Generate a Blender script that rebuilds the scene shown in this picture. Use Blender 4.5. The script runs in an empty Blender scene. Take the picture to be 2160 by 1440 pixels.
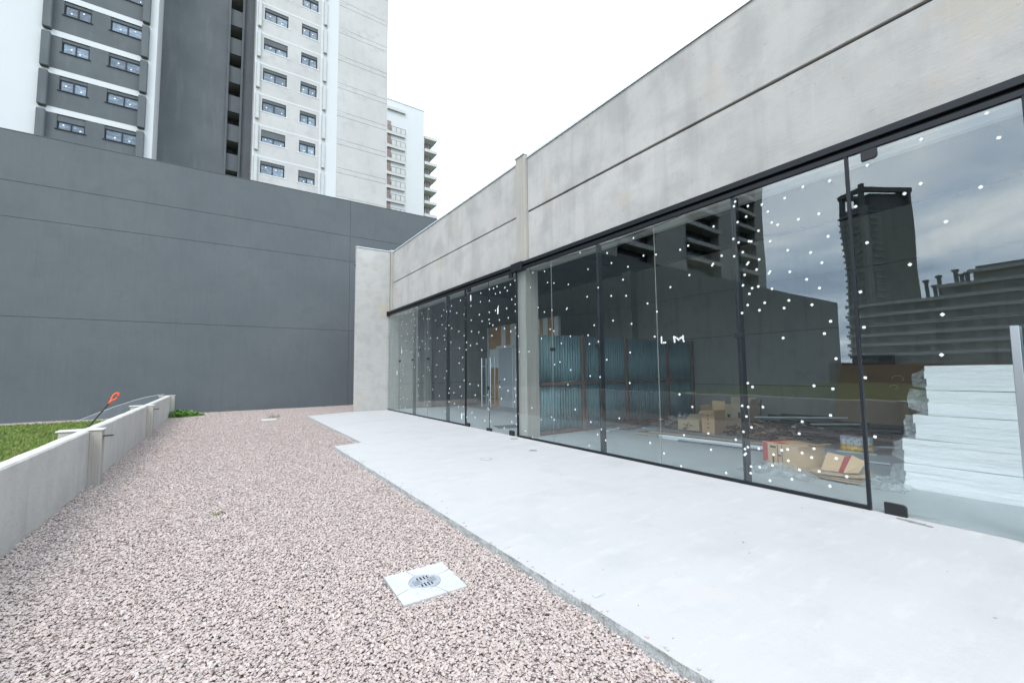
import bpy, bmesh, math, random
from mathutils import Vector, Matrix, noise
R = math.radians
sc = bpy.context.scene
COL = sc.collection

# ------------------------------------------------------------------ camera
CAM_H, YAW, PITCH, ROLL, FPX = 1.55, R(34.50), R(4.048), R(-0.6205), 897.39
_f = Vector((math.sin(YAW)*math.cos(PITCH), math.cos(YAW)*math.cos(PITCH), math.sin(PITCH)))
_r0 = Vector((math.cos(YAW), -math.sin(YAW), 0)); _u0 = _r0.cross(_f)
_r = _r0*math.cos(ROLL)+_u0*math.sin(ROLL); _u = -_r0*math.sin(ROLL)+_u0*math.cos(ROLL)
cam = bpy.data.cameras.new('camera'); cam.sensor_width = 36; cam.lens = FPX/2160*36
cam.clip_start = .05; cam.clip_end = 4000
camo = bpy.data.objects.new('camera', cam); COL.objects.link(camo)
M = Matrix((( _r.x, _u.x, -_f.x, 0), (_r.y, _u.y, -_f.y, 0), (_r.z, _u.z, -_f.z, CAM_H), (0, 0, 0, 1)))
camo.matrix_world = M; sc.camera = camo
def ray(px, py): return _r*((px-1080)/FPX) - _u*((py-720)/FPX) + _f
def at_z(px, py, z=0.0): d = ray(px, py); return Vector((0, 0, CAM_H)) + d*((z-CAM_H)/d.z)
def at_x(px, py, x): d = ray(px, py); return Vector((0, 0, CAM_H)) + d*(x/d.x)
def at_y(px, py, y): d = ray(px, py); return Vector((0, 0, CAM_H)) + d*(y/d.y)

# ------------------------------------------------------------------ sky, sun, exposure
SUN_EL, SUN_AZ = R(50), R(222)          # sun azimuth measured clockwise from +Y
w = bpy.data.worlds.new('World'); sc.world = w; w.use_nodes = True
nt = w.node_tree; N = nt.nodes; LK = nt.links
for n in list(N): N.remove(n)
out = N.new('ShaderNodeOutputWorld'); bg = N.new('ShaderNodeBackground'); bg.inputs['Strength'].default_value = .1
sky = N.new('ShaderNodeTexSky'); sky.sky_type = 'NISHITA'; sky.sun_disc = False
sky.sun_elevation = SUN_EL; sky.sun_rotation = SUN_AZ; sky.air_density = 1.2; sky.dust_density = 2.5
tc = N.new('ShaderNodeTexCoord'); sp = N.new('ShaderNodeSeparateXYZ'); LK.new(tc.outputs['Generated'], sp.inputs[0])
def wm(op, a, b):
    n = N.new('ShaderNodeMath'); n.operation = op
    for i, v in enumerate((a, b)):
        if isinstance(v, (int, float)): n.inputs[i].default_value = v
        else: LK.new(v, n.inputs[i])
    return n.outputs[0]
za = wm('ADD', wm('MAXIMUM', sp.outputs[2], 0.0), .12)
cb = N.new('ShaderNodeCombineXYZ'); LK.new(wm('DIVIDE', sp.outputs[0], za), cb.inputs[0]); LK.new(wm('DIVIDE', sp.outputs[1], za), cb.inputs[1])
nz = N.new('ShaderNodeTexNoise'); nz.inputs['Scale'].default_value = .85; nz.inputs['Detail'].default_value = 7; nz.inputs['Roughness'].default_value = .52; nz.inputs['Distortion'].default_value = .6
LK.new(cb.outputs[0], nz.inputs['Vector'])
cr = N.new('ShaderNodeValToRGB'); LK.new(nz.outputs[0], cr.inputs[0])
e = cr.color_ramp.elements; e[0].position = .38; e[0].color = (.32, .40, .51, 1); e[1].position = .70; e[1].color = (1, .99, .965, 1)
m_ = cr.color_ramp.elements.new(.54); m_.color = (.54, .62, .71, 1)
cs = N.new('ShaderNodeVectorMath'); cs.operation = 'SCALE'; cs.inputs[3].default_value = 34.0; LK.new(cr.outputs[0], cs.inputs[0])
mx = N.new('ShaderNodeMix'); mx.data_type = 'RGBA'; mx.inputs[0].default_value = .88
LK.new(sky.outputs[0], mx.inputs[6]); LK.new(cs.outputs[0], mx.inputs[7]); LK.new(mx.outputs[2], bg.inputs[0]); LK.new(bg.outputs[0], out.inputs[0])
sl = bpy.data.lights.new('sun', 'SUN'); sl.energy = 1.1; sl.angle = R(20); sl.color = (1, .93, .84)
slo = bpy.data.objects.new('sun', sl); COL.objects.link(slo)
sd = Vector((math.sin(SUN_AZ)*math.cos(SUN_EL), math.cos(SUN_AZ)*math.cos(SUN_EL), math.sin(SUN_EL)))
slo.rotation_euler = sd.to_track_quat('Z', 'Y').to_euler(); slo.location = (-20, -20, 60)
vs = sc.view_settings; vs.view_transform = 'Standard'; vs.look = 'None'; vs.exposure = 0.55; vs.gamma = 1; vs.use_curve_mapping = False
sc.render.engine = 'CYCLES'; cy = sc.cycles
cy.use_denoising = True; cy.max_bounces = 9; cy.diffuse_bounces = 4; cy.glossy_bounces = 4; cy.transmission_bounces = 6; cy.transparent_max_bounces = 24
cy.sample_clamp_indirect = 8

# ------------------------------------------------------------------ helpers
def tag(o, label=None, cat=None, group=None, kind=None):
    for k, v in (('label', label), ('category', cat), ('group', group), ('kind', kind)):
        if v: o[k] = v
    return o
def empty(name, loc=(0, 0, 0), parent=None, rot=None):
    o = bpy.data.objects.new(name, None); COL.objects.link(o); o.location = loc; o.empty_display_size = .2
    if rot: o.rotation_euler = rot
    if parent: o.parent = parent
    return o
def thing(name, label, cat, loc=(0, 0, 0), rot=None, group=None):
    return tag(empty(name, loc, None, rot), label, cat, group)
class MB:
    """collects geometry in world (or the thing's local) coordinates"""
    def __init__(s): s.v = []; s.f = []; s.m = []
    def quad(s, *p, m=0):
        i = len(s.v); s.v += [tuple(q) for q in p]; s.f.append(tuple(range(i, i+len(p)))); s.m.append(m); return s
    def box(s, x0, x1, y0, y1, z0, z1, m=0):
        i = len(s.v)
        s.v += [(x0, y0, z0), (x1, y0, z0), (x1, y1, z0), (x0, y1, z0), (x0, y0, z1), (x1, y0, z1), (x1, y1, z1), (x0, y1, z1)]
        for q in ((0, 3, 2, 1), (4, 5, 6, 7), (0, 1, 5, 4), (1, 2, 6, 5), (2, 3, 7, 6), (3, 0, 4, 7)):
            s.f.append(tuple(i+k for k in q)); s.m.append(m)
        return s
    def bar(s, p0, p1, wd, h, m=0, up=(0, 0, 1)):
        p0 = Vector(p0); p1 = Vector(p1); d = (p1-p0).normalized(); u = Vector(up)
        sx = d.cross(u)
        if sx.length < 1e-4: sx = d.cross(Vector((1, 0, 0)))
        sx.normalize(); u = sx.cross(d); i = len(s.v)
        for p in (p0, p1):
            for a, b in ((-1, -1), (1, -1), (1, 1), (-1, 1)): s.v.append(tuple(p+sx*(a*wd/2)+u*(b*h/2)))
        for q in ((0, 1, 2, 3), (7, 6, 5, 4), (0, 4, 5, 1), (1, 5, 6, 2), (2, 6, 7, 3), (3, 7, 4, 0)):
            s.f.append(tuple(i+k for k in q)); s.m.append(m)
        return s
    def tube(s, pts, r, n=8, m=0, closed=False):
        pts = [Vector(p) for p in pts]; base = len(s.v); L = len(pts)
        for k, p in enumerate(pts):
            a = pts[(k-1) % L] if (closed or k > 0) else p; b = pts[(k+1) % L] if (closed or k < L-1) else p
            d = (b-a).normalized(); u = Vector((0, 0, 1)) if abs(d.z) < .9 else Vector((1, 0, 0))
            sx = d.cross(u).normalized(); uu = sx.cross(d); rr = r[k] if isinstance(r, (list, tuple)) else r
            for j in range(n): t = 2*math.pi*j/n; s.v.append(tuple(p+sx*(math.cos(t)*rr)+uu*(math.sin(t)*rr)))
        for k in range(L if closed else L-1):
            k2 = (k+1) % L
            for j in range(n): j2 = (j+1) % n; s.f.append((base+k*n+j, base+k*n+j2, base+k2*n+j2, base+k2*n+j)); s.m.append(m)
        if not closed:
            s.f.append(tuple(base+j for j in range(n))[::-1]); s.m.append(m); s.f.append(tuple(base+(L-1)*n+j for j in range(n))); s.m.append(m)
        return s
    def build(s, name, mats, parent=None, bevel=0, smooth=False, local=False, seg=1):
        off = Vector((0, 0, 0))
        if parent and not local:
            p = parent
            while p: off += p.location; p = p.parent
        me = bpy.data.meshes.new(name)
        me.from_pydata([tuple(Vector(q)-off) for q in s.v], [], s.f)
        if not isinstance(mats, (list, tuple)): mats = [mats]
        for k in mats: me.materials.append(k)
        me.polygons.foreach_set('material_index', s.m)
        if bevel or smooth:
            bm = bmesh.new(); bm.from_mesh(me)
            if bevel:
                bmesh.ops.bevel(bm, geom=[e for e in bm.edges if len(e.link_faces) == 2 and e.calc_face_angle(0) > .5], offset=bevel, segments=seg, affect='EDGES', profile=.6)
            if smooth:
                for f in bm.faces: f.smooth = True
            bm.to_mesh(me); bm.free()
        me.update()
        o = bpy.data.objects.new(name, me); COL.objects.link(o)
        if parent: o.parent = parent
        return o
def box(name, x0, x1, y0, y1, z0, z1, mat, parent=None, bevel=0, seg=1):
    return MB().box(x0, x1, y0, y1, z0, z1).build(name, mat, parent, bevel, seg=seg)
def inst(o, loc=None, parent=None, rot=None):
    c = o.copy(); COL.objects.link(c)
    if parent: c.parent = parent
    if loc is not None: c.location = loc
    if rot is not None: c.rotation_euler = rot
    return c
def wall_holes(mb, x0, x1, z0, z1, y, holes, depth, m=0, mr=0):
    """front wall facing -Y with rectangular openings and reveals of the given depth"""
    xs = sorted({x0, x1, *[h[0] for h in holes], *[h[1] for h in holes]}); zs = sorted({z0, z1, *[h[2] for h in holes], *[h[3] for h in holes]})
    for a, b in zip(xs, xs[1:]):
        for c, d in zip(zs, zs[1:]):
            if any(h[0] <= (a+b)/2 <= h[1] and h[2] <= (c+d)/2 <= h[3] for h in holes): continue
            mb.quad((a, y, c), (b, y, c), (b, y, d), (a, y, d), m=m)
    for (a, b, c, d) in holes:
        y2 = y+depth
        mb.quad((a, y, c), (a, y, d), (a, y2, d), (a, y2, c), m=mr); mb.quad((b, y, d), (b, y, c), (b, y2, c), (b, y2, d), m=mr)
        mb.quad((a, y, c), (a, y2, c), (b, y2, c), (b, y, c), m=mr); mb.quad((a, y, d), (b, y, d), (b, y2, d), (a, y2, d), m=mr)
    return mb

# ------------------------------------------------------------------ materials
def nmix(nt, fac, a, b, typ='MIX'):
    n = nt.nodes.new('ShaderNodeMix'); n.data_type = 'RGBA'; n.blend_type = typ
    for i, v in ((0, fac), (6, a), (7, b)):
        if hasattr(v, 'is_linked'): nt.links.new(v, n.inputs[i])
        elif i == 0: n.inputs[0].default_value = v
        else: n.inputs[i].default_value = (*v, 1) if len(v) == 3 else v
    return n.outputs[2]
def nnoise(nt, vec, scale, detail=4, rough=.55, lo=.35, hi=.65, dist=0):
    mp = nt.nodes.new('ShaderNodeMapping'); nt.links.new(vec, mp.inputs[0])
    sc3 = scale if isinstance(scale, (tuple, list)) else (scale,)*3
    mp.inputs['Scale'].default_value = sc3
    n = nt.nodes.new('ShaderNodeTexNoise'); n.inputs['Scale'].default_value = 1; n.inputs['Detail'].default_value = detail; n.inputs['Roughness'].default_value = rough; n.inputs['Distortion'].default_value = dist
    nt.links.new(mp.outputs[0], n.inputs['Vector'])
    r = nt.nodes.new('ShaderNodeMapRange'); r.interpolation_type = 'SMOOTHSTEP'; r.inputs[1].default_value = lo; r.inputs[2].default_value = hi
    nt.links.new(n.outputs[0], r.inputs[0]); return r.outputs[0]
def mat(name, base, rough=.8, layers=(), bumps=(), spec=.4, metal=0, objvar=0, coat=0):
    """layers: (scale, lo, hi, amount, colour[, detail]); bumps: (scale, height[, detail])"""
    m = bpy.data.materials.new(name); m.use_nodes = True; nt = m.node_tree; b = nt.nodes['Principled BSDF']
    tc = nt.nodes.new('ShaderNodeTexCoord'); vec = tc.outputs['Object']
    col = (*base, 1)
    for l in layers:
        f = nnoise(nt, vec, l[0], l[5] if len(l) > 5 else 5, .58, l[1], l[2])
        mm = nt.nodes.new('ShaderNodeMath'); mm.operation = 'MULTIPLY'; mm.inputs[1].default_value = l[3]; nt.links.new(f, mm.inputs[0])
        col = nmix(nt, mm.outputs[0], col, l[4])
    if objvar:
        oi = nt.nodes.new('ShaderNodeObjectInfo'); mr = nt.nodes.new('ShaderNodeMapRange'); mr.inputs[3].default_value = 1-objvar; mr.inputs[4].default_value = 1+objvar
        nt.links.new(oi.outputs['Random'], mr.inputs[0])
        vm = nt.nodes.new('ShaderNodeVectorMath'); vm.operation = 'SCALE'
        if hasattr(col, 'is_linked'): nt.links.new(col, vm.inputs[0])
        else: vm.inputs[0].default_value = col[:3]
        nt.links.new(mr.outputs[0], vm.inputs[3]); col = vm.outputs[0]
    if hasattr(col, 'is_linked'): nt.links.new(col, b.inputs['Base Color'])
    else: b.inputs['Base Color'].default_value = col
    b.inputs['Roughness'].default_value = rough; b.inputs['Metallic'].default_value = metal; b.inputs['Specular IOR Level'].default_value = spec
    if coat: b.inputs['Coat Weight'].default_value = coat
    prev = None
    for bp in bumps:
        f = nnoise(nt, vec, bp[0], bp[2] if len(bp) > 2 else 4, .6, .2, .8)
        bn = nt.nodes.new('ShaderNodeBump'); bn.inputs['Strength'].default_value = 1; bn.inputs['Distance'].default_value = bp[1]
        nt.links.new(f, bn.inputs['Height'])
        if prev: nt.links.new(prev, bn.inputs['Normal'])
        prev = bn.outputs[0]
    if prev: nt.links.new(prev, b.inputs['Normal'])
    return m
CONC_L = [(.42, .3, .7, .7, (.52, .50, .475)), (1.3, .4, .66, .75, (.345, .332, .318)), (11, .66, .72, .5, (.24, .235, .228)), (.18, .42, .6, .35, (.40, .385, .365)), ((3.2, 3.2, .3), .48, .75, .5, (.31, .30, .285)), ((.35, .35, 2.2), .55, .72, .35, (.325, .317, .305)), ((9, 9, .8), .55, .8, .3, (.54, .525, .495)), ((1.3, .7, 19), .6, .76, .3, (.31, .302, .288)), (5, .58, .75, .35, (.32, .315, .305)), (30, .68, .73, .6, (.2, .197, .19)), (.9, .56, .76, .45, (.46, .38, .28)), (120, .35, .7, .2, (.33, .325, .32))]
CONC_B = [(4, .0015), ((9, 4, 30), .0008), (90, .0006)]
m_conc = mat('precast_concrete', (.455, .437, .415), .88, CONC_L, CONC_B, .25)
m_conc2 = mat('precast_concrete_fin', (.41, .40, .375), .88, [(.8, .35, .7, .5, (.46, .45, .43)), (2.5, .42, .68, .55, (.33, .325, .31)), ((1.2, 1.2, 16), .52, .75, .35, (.28, .272, .255)), (1.3, .52, .75, .45, (.45, .375, .26)), (30, .68, .74, .5, (.22, .22, .2))], CONC_B, .25)
m_pillar = mat('board_marked_concrete', (.41, .385, .34), .9, [((22, 22, .5), .4, .65, .5, (.30, .28, .25)), (1.6, .4, .7, .4, (.34, .34, .335)), ((40, 40, 1), .5, .7, .3, (.48, .46, .42))], [((40, 40, 1.2), .004), (70, .0015)], .25)
m_lowwall = mat('low_wall_concrete', (.49, .47, .43), .9, [(.9, .3, .7, .6, (.565, .545, .505)), ((5, 5, .5), .48, .75, .5, (.36, .355, .335)), (2.4, .45, .7, .4, (.40, .395, .375)), (14, .6, .75, .3, (.33, .33, .33)), (60, .62, .72, .4, (.25, .25, .25))], [(10, .004), (70, .002)], .25)
m_slab = mat('apron_concrete', (.462, .45, .437), .75, [(.3, .3, .7, .5, (.395, .391, .388)), ((.5, 1.6, 1), .42, .66, .45, (.475, .463, .45)), (1.3, .48, .72, .4, (.37, .366, .364)), ((26, 3, 1), .62, .72, .4, (.40, .395, .39)), ((2, 7, 1), .52, .72, .4, (.53, .518, .50)), ((7, 1.5, 1), .56, .74, .3, (.41, .405, .40)), (.8, .56, .72, .4, (.50, .47, .435)), (7, .64, .72, .3, (.36, .355, .35)), (45, .68, .73, .45, (.28, .275, .27))], [(6, .0015), ((3, 14, 1), .001), (90, .0008)], .3)
m_slabw = mat('pale_drain_concrete', (.49, .485, .475), .8, [(3, .4, .7, .5, (.42, .416, .41)), (9, .6, .72, .4, (.42, .42, .41)), (40, .66, .74, .4, (.36, .36, .36))], [(20, .003)], .3)
m_slabedge = mat('rough_slab_edge', (.33, .335, .325), .95, [(12, .4, .65, .6, (.22, .22, .21)), (50, .5, .7, .5, (.45, .45, .44))], [(25, .012), (90, .004)], .2)
m_paint = mat('dark_grey_render', (.091, .102, .109), .85, [(.28, .3, .7, .6, (.113, .125, .130)), (1.4, .45, .7, .45, (.084, .094, .10)), ((13, 13, .9), .5, .8, .28, (.130, .140, .145)), ((5, 5, .4), .5, .8, .35, (.078, .087, .094)), (26, .755, .77, .6, (.4, .4, .4), 2)], [((60, 60, 14), .0025), (5, .003)], .3)
m_joint = mat('joint_dark_grey', (.085, .09, .094), .9)  # even dark grey of the backing behind the panel joints
m_white = mat('white_render', (.52, .53, .53), .8, [(.3, .35, .7, .3, (.48, .49, .50)), ((3, 3, .3), .55, .8, .25, (.44, .45, .46))], [(20, .003)], .3)
m_twrgrey = mat('tower_grey_render', (.415, .405, .39), .85, [(.22, .35, .68, .6, (.48, .47, .455)), ((1.5, 1.5, .3), .5, .75, .45, (.34, .335, .33)), (1.1, .5, .72, .5, (.34, .335, .33)), (12, .55, .8, .2, (.38, .38, .38))], [(12, .004)], .3)
m_twrdark = mat('tower_dark_render', (.088, .099, .105), .85, [(.3, .35, .68, .5, (.125, .138, .145)), ((2, 2, .25), .5, .78, .35, (.16, .17, .175)), (3, .55, .8, .3, (.09, .10, .11))], [(12, .004)], .3)
m_fin = mat('tower_concrete_fin', (.45, .465, .46), .85, [(2, .4, .7, .4, (.38, .39, .39))], (), .3)
m_black = mat('black_aluminium', (.008, .010, .014), .5, [(3, .4, .7, .3, (.014, .017, .022))], (), .35)
m_blackpl = mat('black_plastic', (.012, .014, .016), .5)
m_flash = mat('galvanised_flashing', (.72, .74, .76), .42, [(4, .4, .7, .4, (.6, .62, .64))], (), .5, .35)
m_steel = mat('brushed_steel', (.46, .48, .50), .3, [((2, 2, 40), .4, .7, .4, (.48, .5, .52))], (), .5, 1)
m_grate = mat('cast_aluminium', (.55, .57, .59), .45, [(40, .4, .7, .4, (.42, .44, .46))], [(120, .001)], .5, .7)
m_alu = mat('mill_aluminium', (.68, .73, .75), .4, [(6, .4, .7, .3, (.55, .6, .62))], (), .5, .15)
m_floor = mat('interior_concrete_floor', (.44, .47, .475), .55, [(.6, .3, .7, .5, (.50, .525, .53)), (2.5, .5, .75, .4, (.37, .395, .40)), ((1.5, .3, 1), .55, .8, .35, (.40, .42, .425)), (30, .68, .75, .4, (.28, .28, .28))], [(10, .0015)], .4)
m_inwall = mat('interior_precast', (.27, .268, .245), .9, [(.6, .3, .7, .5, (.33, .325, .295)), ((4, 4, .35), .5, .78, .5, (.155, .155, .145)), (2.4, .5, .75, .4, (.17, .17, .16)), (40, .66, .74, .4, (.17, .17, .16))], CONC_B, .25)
m_ceil = mat('black_roof_deck', (.009, .010, .012), .95, (), (), .05)
m_corr = mat('zinc_teal_sheet', (.20, .32, .345), .5, [((6, 6, .6), .4, .7, .4, (.26, .40, .43)), (1.1, .45, .7, .5, (.12, .21, .235)), ((3, 3, 1.2), .62, .8, .4, (.17, .15, .13))], (), .5, .25, objvar=.18)
m_timber = mat('weathered_timber', (.155, .10, .078), .85, [((30, 30, 1.2), .4, .7, .5, (.14, .09, .07)), (3, .45, .7, .4, (.21, .15, .12))], [((60, 60, 3), .002)], .3)
m_ply = mat('plywood', (.46, .40, .30), .8, [((1, 14, 4), .4, .7, .4, (.36, .30, .22)), (3, .5, .7, .3, (.52, .47, .38))], (), .3)
m_osb = mat('ochre_gypsum_board', (.42, .23, .085), .85, [(1.6, .35, .7, .5, (.34, .185, .07)), (9, .5, .8, .3, (.5, .3, .13))], (), .3)
m_plaster = mat('white_plaster', (.62, .64, .64), .85, [(2, .4, .7, .4, (.54, .56, .57))], (), .3)
m_door = mat('grey_door_paint', (.43, .455, .47), .6, [(1.5, .4, .7, .2, (.38, .405, .42))], (), .4)
m_card = mat('cardboard', (.56, .385, .22), .88, [((.8, .8, 2), .4, .7, .4, (.47, .31, .17)), ((3, 3, 120), .4, .6, .2, (.63, .46, .29)), (7, .55, .8, .25, (.34, .23, .13))], (), .25)
m_card2 = mat('pale_cardboard', (.53, .42, .285), .88, [(1.2, .4, .7, .4, (.36, .28, .19)), (8, .55, .8, .25, (.5, .41, .3))], (), .25)
m_carddark = mat('brown_cardboard', (.22, .16, .105), .88, [(1.2, .4, .7, .4, (.18, .13, .085))], (), .25)
m_print = mat('black_print', (.07, .045, .035), .85)
m_red = mat('red_print', (.42, .045, .035), .8, [(6, .4, .7, .4, (.34, .04, .03))], (), .25)
m_foam = mat('expanded_foam', (.88, .875, .87), .6, [((2, .7, 9), .4, .7, .4, (.78, .78, .78)), (60, .4, .7, .15, (.78, .82, .85))], [(90, .002), ((6, 1.2, 20), .004), ((2, 3, 7), .012)], .45)
m_yellow = mat('yellow_can_print', (.86, .50, .02), .45, [(22, .5, .62, .5, (.30, .14, .02))])
m_canwhite = mat('white_can_print', (.72, .74, .74), .45, [(26, .52, .6, .8, (.12, .2, .5))])
m_sticker = mat('white_sticker', (.82, .83, .82), .7)
m_brown = mat('brown_tile_cladding', (.25, .195, .175), .8, [(1.5, .4, .7, .4, (.21, .16, .145))])
m_rubber = mat('black_rubber', (.02, .02, .022), .6)
m_orange = mat('orange_plastic', (.80, .11, .02), .4, [(20, .5, .7, .3, (.62, .09, .02))])
m_soil = mat('gravel_bed_soil', (.36, .285, .26), .95, [(25, .4, .65, .6, (.42, .34, .31)), (90, .45, .6, .4, (.22, .18, .165))], [(60, .012)], .15)
m_ground = mat('ground_turf', (.075, .10, .03), .95, [(.25, .35, .65, .5, (.12, .12, .04)), (1.5, .45, .7, .5, (.13, .11, .065)), (14, .4, .7, .5, (.05, .08, .02))], [(12, .02)], .15)
m_asph = mat('asphalt', (.055, .055, .058), .9, [(3, .4, .7, .3, (.07, .07, .07)), (60, .5, .7, .4, (.10, .10, .10))], [(80, .003)], .25)
m_mid = mat('mid_grey_render', (.26, .262, .25), .85, [(.15, .35, .7, .4, (.21, .215, .21)), (.8, .5, .75, .3, (.30, .30, .29))])
m_midd = mat('deep_grey_render', (.10, .105, .11), .85, [(.2, .35, .7, .4, (.085, .09, .095))])
m_bandl = mat('pale_slab_edge', (.47, .47, .455), .85, [(.5, .4, .7, .3, (.40, .40, .39))])
m_twr2 = mat('dark_tower_render', (.10, .102, .098), .85, [(.1, .35, .7, .4, (.08, .082, .08)), (.5, .5, .75, .3, (.12, .12, .115))])
m_twr2b = mat('dark_tower_edge', (.165, .165, .158), .85, [(.3, .4, .7, .4, (.13, .13, .125))])
m_step = mat('stepped_block_render', (.19, .185, .17), .85, [(.12, .35, .7, .5, (.145, .143, .133)), (.6, .5, .75, .4, (.23, .22, .20))])
m_stepb = mat('stepped_block_band', (.33, .33, .315), .85, [(.4, .4, .7, .5, (.26, .26, .25))])
m_hoard = mat('red_brown_hoarding', (.14, .085, .06), .9, [(.6, .4, .7, .5, (.10, .065, .05)), (4, .5, .7, .4, (.18, .12, .08))])

def glass(name, tint, wav=.00035, f0=.04):
    m = bpy.data.materials.new(name); m.use_nodes = True; nt = m.node_tree; nd = nt.nodes
    for n in list(nd): nd.remove(n)
    o = nd.new('ShaderNodeOutputMaterial'); mixs = nd.new('ShaderNodeMixShader'); tr = nd.new('ShaderNodeBsdfTransparent'); gl = nd.new('ShaderNodeBsdfGlossy')
    tr.inputs[0].default_value = (*tint, 1); gl.inputs['Roughness'].default_value = 0.0; gl.inputs['Color'].default_value = (.90, .96, 1, 1)
    lw = nd.new('ShaderNodeLayerWeight'); lw.inputs['Blend'].default_value = .5
    p5 = nd.new('ShaderNodeMath'); p5.operation = 'POWER'; p5.inputs[1].default_value = 5; nt.links.new(lw.outputs['Facing'], p5.inputs[0])
    ma = nd.new('ShaderNodeMath'); ma.operation = 'MULTIPLY_ADD'; ma.inputs[1].default_value = 1-f0; ma.inputs[2].default_value = f0; nt.links.new(p5.outputs[0], ma.inputs[0])
    nt.links.new(ma.outputs[0], mixs.inputs[0]); nt.links.new(tr.outputs[0], mixs.inputs[1]); nt.links.new(gl.outputs[0], mixs.inputs[2]); nt.links.new(mixs.outputs[0], o.inputs[0])
    if wav:
        tc = nd.new('ShaderNodeTexCoord'); mp_ = nd.new('ShaderNodeMapping'); mp_.inputs['Scale'].default_value = (.8, .8, 1.3); nt.links.new(tc.outputs['Object'], mp_.inputs[0])
        nz = nd.new('ShaderNodeTexNoise'); nz.inputs['Scale'].default_value = 1; nz.inputs['Detail'].default_value = .6; nt.links.new(mp_.outputs[0], nz.inputs['Vector'])
        sb = nd.new('ShaderNodeVectorMath'); sb.operation = 'SUBTRACT'; sb.inputs[1].default_value = (.5, .5, .5); nt.links.new(nz.outputs['Color'], sb.inputs[0])
        ge = nd.new('ShaderNodeNewGeometry'); ma2 = nd.new('ShaderNodeVectorMath'); ma2.operation = 'MULTIPLY_ADD'; ma2.inputs[1].default_value = (wav,)*3
        nt.links.new(sb.outputs[0], ma2.inputs[0]); nt.links.new(ge.outputs['Normal'], ma2.inputs[2])
        no = nd.new('ShaderNodeVectorMath'); no.operation = 'NORMALIZE'; nt.links.new(ma2.outputs[0], no.inputs[0]); nt.links.new(no.outputs[0], gl.inputs['Normal'])
    return m
m_glass = glass('storefront_glass', (.935, .962, .962), .008, .075)
m_film = bpy.data.materials.new('clear_film'); m_film.use_nodes = True
def _film():
    nt = m_film.node_tree; nd = nt.nodes
    for n in list(nd): nd.remove(n)
    o = nd.new('ShaderNodeOutputMaterial'); a = nd.new('ShaderNodeMixShader'); b = nd.new('ShaderNodeMixShader')
    tr = nd.new('ShaderNodeBsdfTransparent'); gl = nd.new('ShaderNodeBsdfGlossy'); df = nd.new('ShaderNodeBsdfDiffuse')
    gl.inputs['Roughness'].default_value = .18; df.inputs[0].default_value = (.75, .8, .82, 1); tr.inputs[0].default_value = (.96, .98, .98, 1)
    lw = nd.new('ShaderNodeLayerWeight'); lw.inputs['Blend'].default_value = .45
    nt.links.new(lw.outputs['Facing'], a.inputs[0]); nt.links.new(tr.outputs[0], a.inputs[1]); nt.links.new(gl.outputs[0], a.inputs[2])
    b.inputs[0].default_value = .22; nt.links.new(a.outputs[0], b.inputs[1]); nt.links.new(df.outputs[0], b.inputs[2]); nt.links.new(b.outputs[0], o.inputs[0])
_film()
m_pane = mat('tower_window_pane', (.10, .135, .175), .18, [((2, 2, 7), .45, .65, .55, (.26, .33, .40)), (5, .55, .7, .4, (.40, .46, .52))], [((1, 1, 3), .01)], .6, objvar=.4)
m_paned = mat('dark_window_pane', (.035, .042, .05), .15, [(.6, .45, .65, .4, (.07, .08, .09))], (), .6)
def ramp_mat(name, cols, rough, light=(.62, .57, .55)):
    m = bpy.data.materials.new(name); m.use_nodes = True; nt = m.node_tree; b = nt.nodes['Principled BSDF']
    oi = nt.nodes.new('ShaderNodeObjectInfo'); r = nt.nodes.new('ShaderNodeValToRGB'); nt.links.new(oi.outputs['Random'], r.inputs[0]); r.color_ramp.interpolation = 'LINEAR'
    el = r.color_ramp.elements; el[0].position = 0; el[0].color = (*cols[0], 1); el[1].position = 1; el[1].color = (*cols[-1], 1)
    for i, c in enumerate(cols[1:-1]): q = el.new((i+1)/(len(cols)-1)); q.color = (*c, 1)
    b.inputs['Roughness'].default_value = rough; b.inputs['Specular IOR Level'].default_value = .3
    tc = nt.nodes.new('ShaderNodeTexCoord'); f = nnoise(nt, tc.outputs['Object'], 2.2, 3, .6, .35, .7)
    mm = nt.nodes.new('ShaderNodeMath'); mm.operation = 'MULTIPLY'; mm.inputs[1].default_value = .4; nt.links.new(f, mm.inputs[0])
    nt.links.new(nmix(nt, mm.outputs[0], r.outputs[0], light), b.inputs['Base Color']); return m
m_stone = ramp_mat('crushed_stone', [(.43, .34, .31), (.38, .325, .305), (.475, .405, .37), (.345, .27, .245), (.50, .45, .42), (.42, .335, .305), (.45, .36, .315), (.315, .275, .26), (.475, .39, .355), (.41, .35, .32), (.46, .37, .30), (.54, .49, .455)], .85, (.50, .425, .395))
m_grass = ramp_mat('grass_blade', [(.11, .18, .03), (.16, .24, .045), (.08, .14, .028), (.26, .28, .09), (.13, .21, .035)], .7, (.24, .30, .07))
m_leaf2 = mat('olive_weed_leaf', (.16, .17, .045), .7, [(40, .4, .7, .5, (.24, .21, .09))], (), .3)
m_leaf = mat('weed_leaf', (.09, .22, .025), .6, [(30, .4, .7, .5, (.16, .33, .05))], (), .35)

# ================================================================== SETTING
random.seed(7)
rnd = random.uniform
def sheet(name, x0, x1, y0, y1, z, m, nx=1, ny=1):
    mb = MB()
    for i in range(nx):
        for j in range(ny):
            a, b = x0+(x1-x0)*i/nx, x0+(x1-x0)*(i+1)/nx; c, d = y0+(y1-y0)*j/ny, y0+(y1-y0)*(j+1)/ny
            mb.quad((a, c, z), (b, c, z), (b, d, z), (a, d, z))
    return mb.build(name, m)
tag(sheet('ground', -1500, 1500, -1500, 1500, -.125, m_ground), kind='structure')
tag(sheet('road', -66, -55, -400, 22, -.119, m_asph), kind='structure')
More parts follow.
